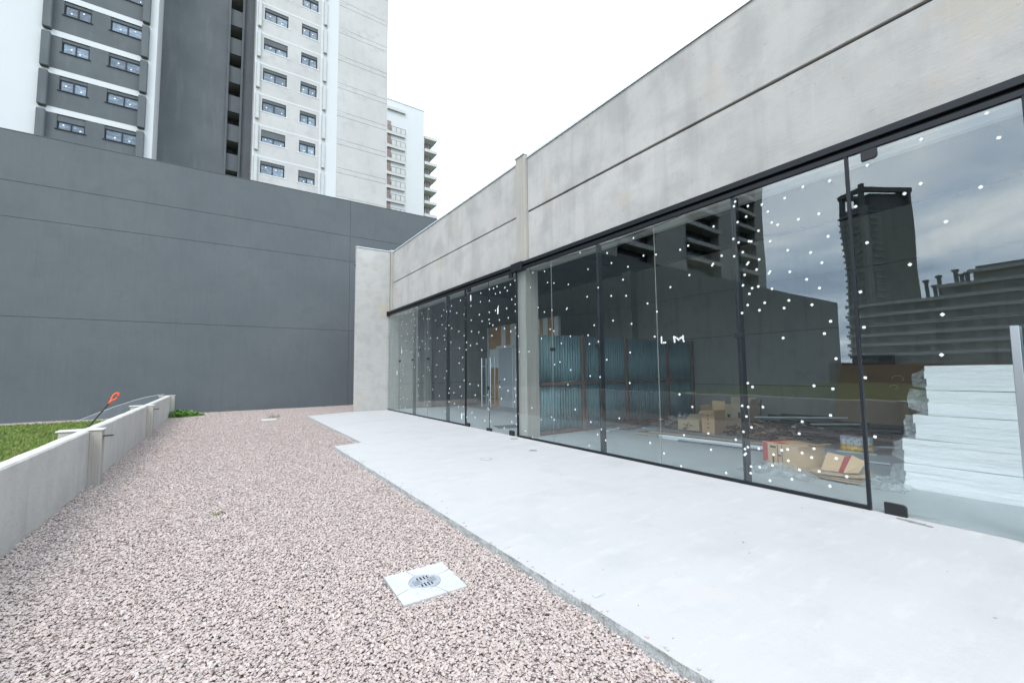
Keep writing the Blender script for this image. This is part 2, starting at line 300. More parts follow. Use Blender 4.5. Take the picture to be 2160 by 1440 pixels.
# concrete apron: outline with a worn edge
def jit_line(p, q, step=.05, amp=.006, seed=0):
    p = Vector(p); q = Vector(q); n = max(2, int((q-p).length/step)); d = (q-p).normalized(); nrm = Vector((d.y, -d.x, 0)); r = []
    for k in range(n):
        t = p.lerp(q, k/n); a = noise.noise(t*7+Vector((seed, 0, 0)))*amp + noise.noise(t*31)*amp*.6
        if k == 0: a = 0
        r.append(t+nrm*a)
    return r
oc = [(2.07, -4, 0), (2.07, 9.77, 0), (2.69, 9.95, 0), (2.72, 17.38, 0), (4.58, 17.98, 0), (5.955, 17.98, 0), (5.955, -4, 0)]
ring = []
for a, b in zip(oc[:4], oc[1:5]): ring += jit_line(a, b)
nexp = len(ring); ring += [Vector(q) for q in oc[4:]]
mb = MB(); mb.v = [tuple(q) for q in ring]; mb.f = [tuple(range(len(ring)))[::-1]]; mb.m = [0]
apron = mb.build('pavement', m_slab); tag(apron, kind='structure')
mb = MB(); prof = []
for k in range(nexp):
    p = ring[k]; a = ring[max(0, k-1)]; b = ring[k+1]; d = (b-a).normalized(); nr = Vector((-d.y, d.x, 0))
    o1 = .012+.014*noise.noise(p*5)+.012*noise.noise(p*23); o2 = .034+.018*noise.noise(p*3.3+Vector((9, 0, 0)))+.012*noise.noise(p*19)
    prof.append([p, p+nr*max(.002, o1)+Vector((0, 0, -.022+.01*noise.noise(p*17))), p+nr*max(.01, o2)+Vector((0, 0, -.062)), p+nr*(o2+.01)+Vector((0, 0, -.11))])
for k in range(nexp-1):
    for j in range(3): mb.quad(prof[k][j], prof[k][j+1], prof[k+1][j+1], prof[k+1][j])
mb.build('rough_edge', m_slabedge, apron, smooth=True)
# gravel bed
GX0 = -1.56
cells = []
def bed(x0, x1, y0, y1, s=.45):
    nx = max(1, round((x1-x0)/s)); ny = max(1, round((y1-y0)/s))
    for i in range(nx):
        for j in range(ny): cells.append((x0+(x1-x0)*i/nx, x0+(x1-x0)*(i+1)/nx, y0+(y1-y0)*j/ny, y0+(y1-y0)*(j+1)/ny))
DR = (1.09, 1.595, 2.915, 3.42)       # drain slab footprint
bed(GX0, DR[0], -1.5, 9.9); bed(DR[1], 2.05, -1.5, 9.9); bed(DR[0], DR[1], -1.5, DR[2]); bed(DR[0], DR[1], DR[3], 9.9)
bed(GX0, 2.68, 9.9, 17.42); bed(GX0, 4.6, 17.42, 22.5); bed(4.6, 9, 18.25, 22.5)
mb = MB()
for (a, b, c, d) in cells: mb.quad((a, c, -.068), (b, c, -.068), (b, d, -.068), (a, d, -.068))
tag(mb.build('gravel_bed', m_soil), kind='structure')
proto = bpy.data.collections.new('stone_prototypes')
for k in range(9):
    bm = bmesh.new()
    ax = Vector((1, rnd(.62, .95), rnd(.3, .55)))
    for i in range(15):
        v = Vector((random.gauss(0, 1), random.gauss(0, 1), random.gauss(0, 1))).normalized()*rnd(.82, 1.1); bm.verts.new((v.x*ax.x, v.y*ax.y, v.z*ax.z))
    r = bmesh.ops.convex_hull(bm, input=bm.verts); bmesh.ops.delete(bm, geom=list(set(g for g in r['geom_interior'] if isinstance(g, bmesh.types.BMVert))), context='VERTS')
    me = bpy.data.meshes.new('stone'); bm.to_mesh(me); bm.free(); me.materials.append(m_stone)
    proto.objects.link(bpy.data.objects.new('stone', me))
tuft = bpy.data.collections.new('tuft_prototypes')
for k in range(5):
    mb = MB()
    for i in range(11):
        a = rnd(0, 6.28); r0 = rnd(0, .035); h = rnd(.05, .12); l = rnd(.02, .07); wd = rnd(.0025, .005)
        bx, by = math.cos(a*2.3)*r0, math.sin(a*2.3)*r0; dx, dy = math.cos(a), math.sin(a)
        p0 = Vector((bx, by, 0)); p1 = p0+Vector((dx*l*.4, dy*l*.4, h*.65)); p2 = p0+Vector((dx*l, dy*l, h)); s = Vector((-dy, dx, 0))*wd
        mb.quad(p0-s, p0+s, p1+s*.8, p1-s*.8); mb.quad(p1-s*.8, p1+s*.8, p2)
    me = bpy.data.meshes.new('tuft'); me.from_pydata(mb.v, [], mb.f); me.materials.append(m_grass); tuft.objects.link(bpy.data.objects.new('tuft', me))
def scatter(o, coll, d_near, d_far, y_near, y_far, s0, s1, zlo, zhi, tilt, seed):
    g = bpy.data.node_groups.new('scatter', 'GeometryNodeTree'); g.interface.new_socket('Geometry', in_out='INPUT', socket_type='NodeSocketGeometry'); g.interface.new_socket('Geometry', in_out='OUTPUT', socket_type='NodeSocketGeometry')
    n = g.nodes; l = g.links; gi = n.new('NodeGroupInput'); go = n.new('NodeGroupOutput')
    ds = n.new('GeometryNodeDistributePointsOnFaces'); ds.inputs['Seed'].default_value = seed
    po = n.new('GeometryNodeInputPosition'); sx = n.new('ShaderNodeSeparateXYZ'); mr = n.new('ShaderNodeMapRange'); l.new(po.outputs[0], sx.inputs[0]); l.new(sx.outputs[1], mr.inputs[0])
    for i, v in enumerate((y_near, y_far, d_near, d_far)): mr.inputs[i+1].default_value = v
    l.new(mr.outputs[0], ds.inputs['Density']); l.new(gi.outputs[0], ds.inputs['Mesh'])
    ci = n.new('GeometryNodeCollectionInfo'); ci.inputs['Collection'].default_value = coll; ci.inputs['Separate Children'].default_value = True; ci.inputs['Reset Children'].default_value = True
    ip = n.new('GeometryNodeInstanceOnPoints'); ip.inputs['Pick Instance'].default_value = True; l.new(ds.outputs['Points'], ip.inputs['Points']); l.new(ci.outputs[0], ip.inputs['Instance'])
    rr = n.new('FunctionNodeRandomValue'); rr.data_type = 'FLOAT_VECTOR'; rr.inputs[0].default_value = (-tilt, -tilt, 0); rr.inputs[1].default_value = (tilt, tilt, 6.283); rr.inputs['Seed'].default_value = seed+1; l.new(rr.outputs[0], ip.inputs['Rotation'])
    rs = n.new('FunctionNodeRandomValue'); rs.data_type = 'FLOAT'; rs.inputs[2].default_value = s0; rs.inputs[3].default_value = s1; rs.inputs['Seed'].default_value = seed+2; l.new(rs.outputs[1], ip.inputs['Scale'])
    rz = n.new('FunctionNodeRandomValue'); rz.data_type = 'FLOAT_VECTOR'; rz.inputs[0].default_value = (0, 0, zlo); rz.inputs[1].default_value = (0, 0, zhi); rz.inputs['Seed'].default_value = seed+3
    ti = n.new('GeometryNodeTranslateInstances'); ti.inputs['Local Space'].default_value = False; l.new(ip.outputs[0], ti.inputs[0]); l.new(rz.outputs[0], ti.inputs['Translation']); l.new(ti.outputs[0], go.inputs[0])
    md = o.modifiers.new('scatter', 'NODES'); md.node_group = g
mb = MB()
def gz(x, y): return -.085+.009*noise.noise(Vector((x*1.1, y*1.1, 4)))+.006*noise.noise(Vector((x*3, y*3, 8)))
for (a, b, c, d) in cells: mb.quad((a, c, gz(a, c)), (b, c, gz(b, c)), (b, d, gz(b, d)), (a, d, gz(a, d)))
for i in range(24): mb.quad((-13+i*.46, 21.55+.25*noise.noise(Vector((i*.7, 0, 0))), -.113), (-12.54+i*.46, 21.55+.25*noise.noise(Vector((i*.7+.7, 0, 0))), -.113), (-12.54+i*.46, 22.5, -.113), (-13+i*.46, 22.5, -.113))
gs = mb.build('gravel', m_stone); tag(gs, 'pinkish grey crushed stone gravel beside the concrete apron', 'gravel', kind='stuff')
scatter(gs, proto, 9200, 2900, 3, 12, .0075, .0155, .02, .043, .5, 3)
mb = MB()
for i in range(28):
    for j in range(32):
        a, c = -15.8+i*.5, 5.6+j*.5
        if noise.noise(Vector((a*.8, c*.8, 3))) < -.28: continue
        mb.quad((a, c, -.124), (a+.5, c, -.124), (a+.5, c+.5, -.124), (a, c+.5, -.124))
gr = mb.build('grass', m_grass); tag(gr, 'short green grass growing behind the low concrete wall', 'grass', kind='stuff')
scatter(gr, tuft, 190, 120, 6, 20, .7, 1.25, 0, 0, .2, 11)

# ------------------------------------------------------------------ low concrete wall with posts
lw = thing('low_concrete_wall', 'low pale concrete retaining wall with posts along the gravel bed', 'wall', (-1.6, 9, -.1))
XA, XB = -1.68, -1.54
ys = [-2.5, 3.0, 8.72, 14.72, 21.2]
for a, b in zip(ys, ys[1:]):
    mb = MB(); n = 40
    for k in range(n):
        y0 = a+.2+(b-a-.21)*k/n; y1 = a+.2+(b-a-.21)*(k+1)/n
        def tz(y): return .755+.006*noise.noise(Vector((3, y*1.5, 0)))+.003*noise.noise(Vector((3, y*11, 0)))
        def tx(y): return .005*noise.noise(Vector((7, y*9, 0)))
        c0, c1 = tz(y0), tz(y1)
        P = lambda x, y, z: (x, y, z)
        mb.quad((XB, y0, -.12), (XB, y1, -.12), (XB, y1, c1-.018), (XB, y0, c0-.018)); mb.quad((XB, y0, c0-.018), (XB, y1, c1-.018), (XB-.016+tx(y1), y1, c1), (XB-.016+tx(y0), y0, c0))
        mb.quad((XB-.016+tx(y0), y0, c0), (XB-.016+tx(y1), y1, c1), (XA+.014, y1, c1), (XA+.014, y0, c0)); mb.quad((XA+.014, y0, c0), (XA+.014, y1, c1), (XA, y1, c1-.018), (XA, y0, c0-.018)); mb.quad((XA, y0, c0-.018), (XA, y1, c1-.018), (XA, y1, -.13), (XA, y0, -.13))
        if k == 0: mb.quad((XB, y0, -.12), (XB, y0, c0-.018), (XA, y0, c0-.018), (XA, y0, -.13))
        if k == n-1: mb.quad((XB, y1, -.12), (XA, y1, -.13), (XA, y1, c1-.018), (XB, y1, c1-.018))
    mb.build('wall_panel', m_lowwall, lw)
for i, y in enumerate(ys):
    mb = MB(); mb.box(-1.87, -1.405, y, y+.19, -.13, .745)
    p = mb.build('post', m_pillar, lw, .012, seg=2)
    MB().box(-1.9, -1.385, y-.015, y+.205, .747, .772).build('post_cap', m_lowwall, lw, .008)
    if i in (2, 3): MB().box(-1.404, -1.29, y+.03, y+.14, .652, .664).build('bracket', m_blackpl, lw, .004)

# ------------------------------------------------------------------ dark grey boundary wall
BW = 22.5
bwl = thing('boundary_wall', 'tall dark grey rendered boundary wall with horizontal joints', 'wall', (-20, BW, -.1))
zs = [-.2, 3.71, 7.30, 8.62, 10.48]; xs = [-58, -46.5, -35, -23.5, -12, 5.37, 13.6]
for a, b in zip(xs, xs[1:]):
    for c, d in zip(zs, zs[1:]):
        g = .005; gx = .004
        MB().box(a+gx, b-gx, BW, BW+.1, c+(g if c > 0 else 0), d-(g if d < 10 else 0)).build('wall_panel', m_paint, bwl, .005)
box('backing', -57.95, 13.55, BW+.045, BW+.3, -.2, 10.46, m_joint, bwl)
box('coping', -58, 13.6, BW-.012, BW+.32, 10.482, 10.505, m_paint, bwl, .004)

# ------------------------------------------------------------------ commercial building
D = 5.92; XP = 6.10; ZP = 6.80; ZJ = 5.44; ZB = 4.0
cbld = thing('commercial_building', 'low precast concrete commercial building with tall glass front', 'building', (6, 8, 0))
bays = [(-10.95, -1.62), (-1.23, 8.13), (8.50, 17.95)]
for (a, b) in bays:
    n = 60; gap = .019 if a > 8 else .026
    for (c, d) in ((ZB, ZJ-gap), (ZJ+gap, ZP)):
        mb = MB()                      # front sheet with slightly chipped arrises at the joint
        yy = [a+.012+(b-a-.024)*k/n for k in range(n+1)]
        def chip(y, s): return max(0, noise.noise(Vector((y*5, s, 0)))-.1)*.012+abs(noise.noise(Vector((y*21, s, 1))))*.004
        for y0, y1 in zip(yy, yy[1:]):
            t0, t1 = (d-chip(y0, 1), d-chip(y1, 1)) if d < 6 else (d, d); b0, b1 = (c+chip(y0, 2), c+chip(y1, 2)) if c > 5 else (c, c)
            mb.quad((XP, y0, b0), (XP, y0, t0), (XP, y1, t1), (XP, y1, b1))
            mb.quad((XP, y0, t0), (XP+.018, y0, t0+(.007 if d < 6 else 0)), (XP+.018, y1, t1+(.007 if d < 6 else 0)), (XP, y1, t1))
            mb.quad((XP+.018, y0, b0-(.007 if c > 5 else 0)), (XP, y0, b0), (XP, y1, b1), (XP+.018, y1, b1-(.007 if c > 5 else 0)))
        mb.box(XP+.017, XP+.20, a+.012, b-.012, c, d)
        mb.build('concrete_panel', m_conc, cbld)
    box('joint_backing', XP+.07, XP+.19, a+.02, b-.02, ZJ-.05, ZJ+.05, m_joint, cbld)
    # parapet flashing with drip edge
    MB().box(XP-.022, XP+.24, a+.002, b-.002, ZP+.006, ZP+.034).box(XP-.026, XP-.020, a+.002, b-.002, ZP-.012, ZP+.036).build('parapet_flashing', m_flash, cbld)
    # inner beam behind the panel
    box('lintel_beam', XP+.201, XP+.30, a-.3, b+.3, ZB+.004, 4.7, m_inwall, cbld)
def pillar(y0, y1, top=ZP+.07):
    MB().box(6.0, 6.38, y0, y1, 0, top).build('pillar', m_pillar, cbld, .012, seg=2)
    box('pillar_cap', 5.975, 6.40, y0-.02, y1+.02, top+.003, top+.028, m_flash, cbld)
pillar(8.13, 8.50); pillar(-1.62, -1.23); pillar(17.95, 18.16, ZP+.04)
# end wall fin
zpier = at_y(752, 521, 18.0).z; xpier = at_y(747, 866, 18.0).x
MB().box(xpier, 5.985, 18.0, 18.16, -.12, zpier).build('end_fin_panel', m_conc2, cbld, .012, seg=2)
MB().box(xpier-.025, 6.02, 17.965, 18.19, zpier+.004, zpier+.03).build('fin_flashing', m_flash, cbld, .006)
MB().tube([(xpier-.06, 18.06, zpier-.75), (xpier+.01, 18.06, zpier-.75)], .012, 6).tube([(xpier-.06, 18.06, zpier-.79), (xpier-.06, 18.06, zpier-.71)], .012, 6).build('lifting_hook', m_blackpl, cbld)
# shell: rear wall, end walls, roof, floor
rows = [0, 1.08, 2.58, 4.02, 5.30]
for y0, y1 in ((-10.95, -3.2), (-3.2, 3.9), (3.9, 10.55), (10.9, 18.0)):
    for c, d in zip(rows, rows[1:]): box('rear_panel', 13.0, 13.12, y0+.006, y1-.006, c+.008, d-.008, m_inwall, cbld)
box('rear_backing', 13.06, 13.3, -11, 18.2, -.1, 6.8, m_joint, cbld)
box('rear_pillar', 12.68, 13.05, 10.52, 10.93, 0, 5.3, m_inwall, cbld, .01)
box('roof_edge_beam', 12.7, 13.05, -10.95, 18, 5.31, 6.3, m_ceil, cbld)
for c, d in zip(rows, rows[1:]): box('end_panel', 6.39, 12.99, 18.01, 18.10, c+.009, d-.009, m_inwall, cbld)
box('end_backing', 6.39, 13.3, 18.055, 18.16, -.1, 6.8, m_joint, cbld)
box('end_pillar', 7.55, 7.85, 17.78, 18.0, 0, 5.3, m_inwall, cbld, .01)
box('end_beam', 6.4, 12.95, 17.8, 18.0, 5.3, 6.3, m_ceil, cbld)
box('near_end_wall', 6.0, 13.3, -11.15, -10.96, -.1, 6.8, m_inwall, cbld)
box('roof_deck', XP+.21, 13.3, -11, 18.1, 6.31, 6.5, m_ceil, cbld)
for k in range(7): box('roof_beam', 6.4, 12.69, -8+k*3.9, -7.78+k*3.9, 5.75, 6.3, m_ceil, cbld)
fl = sheet('floor', 5.956, 13.05, -11, 18.05, -.001, m_floor); tag(fl, kind='structure')
# black head channel
def channel(a, b):
    MB().box(5.885, 6.01, a, b, 4.092, 4.172).box(5.875, 5.89, a, b, 4.086, 4.096).box(5.945, 6.0, a, b, 4.045, 4.092).box(5.893, 5.948, a, b, 3.982, 4.046).build('head_channel', m_black, cbld, .004)
channel(-10.9, -1.66); channel(-1.19, 8.09); channel(8.54, 17.93)
for y0, y1 in ((-1.66, -1.19), (8.09, 8.54), (17.93, 18.0)): box('channel_box', 5.845, 5.999, y0, y1, 3.978, 4.18, m_black, cbld, .006)
# glazing
STICK=[(0.57,3.67,0),(0.63,3.94,0),(0.71,3.25,0),(0.96,2.99,0),(1.04,2.07,0),(1.07,1.67,0),(1.09,3.9,0),(1.12,3.44,0),(1.25,2.62,0),(1.25,3.38,0),(1.54,3.81,0),(1.59,2.94,0),(1.64,0.8,0),(1.67,2.0,0),(1.67,3.38,0),(1.68,2.4,0),(1.69,1.44,0),(1.9,3.77,0),(1.92,0.32,0),(1.95,1.66,0),(1.95,3.11,0),(1.98,2.1,0),(2.0,1.31,0),(2.01,0.51,0),(2.03,2.81,0),(2.03,3.41,0),(2.04,1.0,0),(2.05,1.96,0),(2.07,2.51,0),(2.09,0.18,0),(2.14,2.96,0),(2.16,2.32,0),(2.18,3.8,0),(2.19,0.33,0),(2.19,1.34,0),(2.2,2.64,0),(2.23,0.59,0),(2.25,3.41,0),(2.26,0.48,0),(2.34,0.9,0),(2.36,0.52,0),(2.38,0.75,0),(2.38,2.77,0),(2.39,3.05,0),(2.39,3.73,0),(2.4,0.31,0),(2.41,2.41,0),(2.47,2.32,0),(2.49,0.18,0),(2.49,3.41,0),(2.5,1.94,0),(2.52,0.4,0),(2.52,0.54,0),(2.56,3.46,0),(2.59,0.52,0),(2.59,3.22,0),(2.6,2.59,0),(2.6,3.62,0),(2.62,2.81,2),(2.67,3.74,0),(2.69,0.45,0),(2.7,2.42,0),(2.71,0.31,0),(2.73,3.4,0),(2.74,3.01,0),(2.75,0.11,0),(2.77,2.33,0),(2.77,2.65,0),(2.78,2.88,0),(2.79,1.05,0),(2.83,3.28,0),(2.85,2.64,0),(2.85,3.78,0),(2.86,3.29,0),(2.87,0.26,0),(2.87,0.5,0),(2.88,3.64,0),(2.89,2.57,0),(2.89,2.99,2),(2.91,1.31,0),(2.92,2.42,0),(2.94,2.84,0),(2.95,0.77,0),(2.95,3.16,0),(2.97,1.36,0),(2.97,2.7,0),(2.98,0.25,0),(2.98,1.04,0),(2.99,0.16,0),(3.0,2.32,0),(3.0,3.31,0),(3.0,3.6,0),(3.01,0.5,0),(3.01,0.91,0),(3.02,3.9,0),(3.04,3.84,0),(3.05,0.4,2),(3.05,0.47,0),(3.06,0.7,0),(3.06,1.05,0),(3.07,3.13,0),(3.07,3.38,0),(3.17,0.58,0),(3.25,3.18,0),(3.33,0.1,0),(3.35,3.64,0),(3.39,3.08,2),(3.54,0.39,0),(3.57,0.62,0),(3.77,3.0,0),(3.77,3.46,0),(3.81,0.99,0),(3.91,1.99,3),(3.91,3.43,0),(3.92,2.02,3),(3.92,2.04,3),(3.92,2.07,3),(3.95,2.05,3),(3.97,0.55,0),(3.97,2.04,3),(4.0,2.02,3),(4.02,1.17,0),(4.02,2.04,3),(4.04,0.07,0),(4.05,2.06,3),(4.07,1.99,3),(4.07,2.02,3),(4.08,2.04,3),(4.08,2.07,3),(4.11,2.87,0),(4.24,1.99,3),(4.27,1.99,3),(4.31,1.99,3),(4.31,2.02,3),(4.31,2.05,3),(4.31,2.08,3),(4.34,0.22,0),(4.36,3.46,0),(4.38,2.51,0),(4.44,2.1,0),(4.56,2.67,0),(4.6,0.35,0),(4.61,3.5,0),(4.81,3.86,0),(4.91,2.36,0),(4.95,3.38,0),(4.96,1.86,0),(4.99,1.33,0),(5.01,2.87,0),(5.07,3.17,0),(5.25,0.7,0),(5.33,2.46,0),(5.33,3.53,0),(5.36,2.92,0),(5.43,3.74,0),(5.51,1.75,0),(5.59,0.27,0),(5.68,3.13,0),(5.69,0.46,0),(5.69,1.43,0),(5.71,2.1,0),(5.79,0.35,0),(5.81,2.42,0),(5.94,3.54,0),(5.95,1.45,0),(5.95,2.07,0),(5.96,0.57,0),(5.98,2.24,0),(5.98,3.0,0),(6.02,0.11,0),(6.15,3.92,0),(6.39,0.78,0),(6.49,2.26,0),(6.5,1.57,0),(6.52,3.34,0),(6.58,2.84,2),(6.59,1.27,0),(6.77,2.13,0),(6.83,1.74,0),(6.98,3.45,0),(7.0,1.69,0),(7.01,2.41,0),(7.05,0.52,0),(7.06,2.87,0),(7.13,0.57,0),(7.13,2.46,0),(7.19,3.5,0),(7.29,3.77,0),(7.32,2.86,0),(7.44,2.28,0),(7.5,0.48,0),(7.54,2.99,0),(7.72,3.83,0),(7.82,0.06,0),(7.82,3.5,0),(7.83,0.72,0),(7.91,2.01,0),(8.1,0.17,0),(8.3,2.02,0),(8.33,2.4,0),(8.39,0.55,0),(8.43,2.48,0),(8.44,3.38,0),(8.45,1.36,0),(8.45,2.62,0),(8.45,3.02,0),(8.45,3.19,0),(8.45,3.78,0),(8.46,0.29,0),(8.47,0.49,0),(8.47,0.98,0),(8.5,1.14,0),(8.52,0.82,0),(8.6,3.33,0),(8.65,0.33,0),(8.65,3.71,0),(8.66,2.54,0),(8.76,2.89,0),(8.79,3.58,0),(8.8,1.08,0),(8.83,3.14,0),(8.9,3.68,0),(8.93,2.18,0),(8.94,2.64,0),(8.96,1.36,0),(8.99,0.15,0),(9.03,3.99,0),(9.11,0.87,0),(9.13,3.59,0),(9.17,2.88,0),(9.18,1.16,0),(9.21,3.24,0),(9.24,3.13,1),(9.27,3.77,0),(9.32,2.66,0),(9.35,3.59,0),(9.35,3.99,0),(9.36,3.15,0),(9.44,3.75,0),(9.49,2.78,0),(9.54,2.5,0),(9.65,0.26,0),(9.65,2.84,0),(9.65,3.76,0),(9.66,3.45,0),(9.67,0.81,0),(9.67,3.14,0),(9.68,2.95,0),(9.7,0.55,0),(9.76,0.58,0),(9.77,0.94,0),(9.88,3.98,0),(9.94,0.24,0),(9.99,2.48,0),(10.05,2.94,0),(10.07,2.15,0),(10.11,3.73,0),(10.13,3.49,0),(10.17,3.99,0),(10.2,3.14,0),(10.23,2.65,0),(10.27,1.18,0),(10.34,2.34,0),(10.45,0.91,0),(10.46,0.29,0),(10.64,0.41,0),(10.64,2.71,0),(10.66,3.03,0),(10.67,3.45,0),(10.68,3.68,1),(10.71,2.31,0),(10.75,1.21,0),(10.94,2.41,0),(10.95,0.26,0),(10.97,2.2,0),(11.02,3.11,0),(11.02,3.44,0),(11.02,3.74,0),(11.03,0.87,0),(11.03,1.39,0),(11.03,1.7,0),(11.03,2.76,0),(11.09,2.62,0),(11.09,3.25,0),(11.1,1.31,0),(11.12,0.34,0),(11.16,0.55,0),(11.17,1.63,0),(11.18,1.98,0),(11.26,0.26,1),(11.27,0.85,0),(11.32,3.7,0),(11.35,1.12,0),(11.39,2.27,0),(11.41,1.82,0),(11.42,2.77,0),(11.46,0.53,0),(11.56,3.35,0),(11.73,0.6,0),(11.76,0.93,0),(11.9,2.91,0),(11.91,3.61,0),(11.96,2.48,0),(12.01,3.46,0),(12.06,1.05,0),(12.09,0.63,0),(12.1,3.02,0),(12.11,0.91,0),(12.26,1.59,0),(12.26,3.48,0),(12.32,2.94,0),(12.34,2.29,0),(12.39,0.31,0),(12.4,2.59,0),(12.41,1.37,0),(12.44,2.72,0),(12.46,3.55,0),(12.6,3.09,0),(12.63,3.38,0),(12.79,2.24,0),(12.8,0.79,0),(12.96,2.68,0),(13.0,1.8,0),(13.09,1.41,0),(13.09,3.28,0),(13.33,0.98,0),(13.51,2.72,0),(13.61,1.63,0),(13.61,3.39,0),(13.63,0.57,0),(13.65,3.74,0),(13.66,2.37,0),(13.72,1.73,0),(13.77,0.43,0),(13.8,2.94,0),(13.8,3.41,0),(13.89,0.28,0),(13.94,2.55,0),(13.98,2.38,0),(14.14,1.43,0),(14.14,3.46,0),(14.24,2.67,0),(14.28,3.67,0),(14.5,2.46,0),(14.55,2.17,0),(14.58,1.09,0),(14.58,1.31,0),(14.59,0.72,0),(14.59,2.25,0),(14.65,2.83,0),(14.93,3.29,0),(14.97,1.75,0),(14.99,3.54,0),(15.01,3.09,0),(15.05,2.7,0),(15.12,3.72,0),(15.16,2.84,0),(15.26,3.5,0),(15.27,2.32,0),(15.38,3.85,0),(15.7,0.57,0),(15.71,3.03,0),(15.81,2.41,0),(15.84,3.43,0),(15.85,2.78,0),(15.85,3.85,0),(15.88,0.21,0),(16.09,0.59,0),(16.09,1.84,0),(16.11,1.51,0),(16.18,1.66,0),(16.27,3.56,0),(16.3,2.4,1),(16.32,3.46,0),(16.33,3.78,0),(16.34,3.0,0),(16.35,2.55,0),(16.4,1.25,0),(16.43,0.23,0),(16.44,0.52,0),(16.45,0.96,0),(16.82,1.55,1),(17.4,0.63,0)]
joints = [-.93, .40, 1.73, 3.06, 4.39, 5.71, 7.07, 8.40, 9.70, 11.02, 12.33, 13.75, 15.15, 16.54, 17.93]
doors = {(.40, 1.73): 'a', (8.40, 9.70): 'b', (9.70, 11.02): 'c'}
st_me = MB().box(-.0006, .0006, -.023, .023, -.023, .023)
s_proto = None
rnd2 = random.Random(5)
TH = .005
stick_count = 0
for a, b in list(zip(joints, joints[1:])) + [(-10.9+1.3*k, -9.6+1.3*k) for k in range(7)]:
    dr = doors.get((a, b)); yc = (a+b)/2
    z0, z1 = (.014, 3.975) if dr else (.03, 3.99)
    g = empty('glass_door' if dr else 'glass_pane', (D, yc, z0), None)
    mb = MB().box(-TH, TH, a-yc+.004, b-yc-.004, 0, z1-z0)
    bpy.data.objects.remove(g)
    g = mb.build('glass_door' if dr else 'glass_pane', m_glass, None, local=True)
    g.parent = cbld; g.location = Vector((D, yc, z0))-cbld.location
    g.rotation_euler = (0, R(rnd2.uniform(-.04, .04)), R(rnd2.uniform(-.07, .07)))
    far = a > 12
    fm = MB()
    for (sy, sz, k) in STICK:
        if not (a <= sy < b) or sz > z1-.03: continue
        hw, hh, rot = {0: (.014, .014, rnd2.uniform(-.8, .8)), 1: (.022, .065, rnd2.uniform(-.1, .1)), 2: (.013, .027, rnd2.choice((-.8, .7))), 3: (.013, .013, .1)}[k]
        if k == 0 and rnd2.random() < .3: rot = .78
        if a > 8: hw *= 1.3; hh *= 1.3
        if far:
            c_, s_ = math.cos(rot), math.sin(rot); xx = -TH-.0012
            fm.quad(*[(xx, sy-yc+u*c_-v*s_, sz-z0+u*s_+v*c_) for u, v in ((-hw, -hh), (-hw, hh), (hw, hh), (hw, -hh))]); continue
        if s_proto is None:
            s_proto = st_me.build('sticker', m_sticker, None, local=True); so = s_proto
        else: so = s_proto.copy(); COL.objects.link(so)
        so.parent = g; so.location = (-TH-.0012, sy-yc, sz-z0); so.rotation_euler = (rot, 0, 0); so.scale = (1, hw/.023, hh/.023); stick_count += 1
    if far and fm.f: tag(fm.build('stickers', m_sticker, g, local=True), kind='stuff')
    if dr:
        def patch(y0, y1, z0_, z1_):
            r_ = .036 if z1_-z0_ > .08 else .012; low = z0_ < 1; za, zb = z0_-z0, z1_-z0; ya, yb = y0-yc, y1-yc
            arc = [(ya+r_-r_*math.cos(q), (zb-r_+r_*math.sin(q)) if low else (za+r_-r_*math.sin(q))) for q in [k*math.pi/12 for k in range(7)]]
            pr = ([(yb, za), (ya, za)]+arc+[(yb, zb)]) if low else ([(yb, zb), (ya, zb)]+arc+[(yb, za)])
            pm_ = MB(); n_ = len(pr); pm_.v = [(-.022, *q) for q in pr]+[(.022, *q) for q in pr]; pm_.f = [tuple(range(n_)), tuple(range(2*n_-1, n_-1, -1))]+[(k, n_+k, n_+(k+1) % n_, (k+1) % n_) for k in range(n_)]; pm_.m = [0]*len(pm_.f)
            pm_.build('patch_fitting', m_blackpl, g, local=True)
        if dr == 'a': patch(1.42, 1.60, .0, .118); patch(1.45, 1.59, 3.87, 3.98)
        if dr == 'b': patch(8.57, 8.75, .0, .118); patch(8.55, 8.71, 3.87, 3.98); patch(9.60, 9.685, .0, .075)
        if dr == 'c': patch(10.79, 10.98, .0, .1); patch(10.71, 10.88, 3.87, 3.98); patch(9.715, 9.83, .0, .07)
        hy = {'a': .578, 'b': 9.53, 'c': 9.97}[dr]; hz0, hz1 = ((.03, 1.91) if dr == 'a' else (.62, 1.92))
        for s in (-1, 1):
            if dr == 'a':
                mb = MB().box(s*.075-.012, s*.075+.012, hy-.028-yc, hy+.028-yc, hz0-z0, hz1-z0)
            else: mb = MB().tube([(s*.07, hy-yc, hz0-z0), (s*.07, hy-yc, hz1-z0)], .015, 10)
            for zz in (.9, 1.7): mb.tube([(s*.006, hy-yc, zz-z0), (s*.066, hy-yc, zz-z0)], .01, 8)
            mb.build('pull_handle', m_steel, g, .003 if dr == 'a' else 0, local=True)
        if dr == 'b': MB().box(-.03, .03, .02-(b-a)/2+1.235, (b-a)/2-.006, 1.06, 1.15).build('lock', m_blackpl, g, .006, local=True)
        if dr == 'c': MB().box(-.03, .03, -(b-a)/2+.006, -(b-a)/2+.06, 1.06, 1.15).build('lock', m_blackpl, g, .006, local=True)
    else:
        if a > -1: MB().box(-.02, .03, a+.002-yc, b-.002-yc, -.029, .012).build('bottom_rail', m_black, g, .002, local=True)
for y in (3.06, 5.71, 12.33, 15.15, -.93): box('mullion', 5.945, 6.055, y-.012, y+.045, 0, 3.99, m_black, cbld, .004)
for y in (1.73, 8.40, 11.02, .40): box('jamb_profile', 5.898, 5.95, y-.016, y+.016, .0, 3.99, m_black, cbld, .003)
box('meeting_seal', 5.912, 5.928, 9.697, 9.703, .01, 3.97, m_black, cbld)
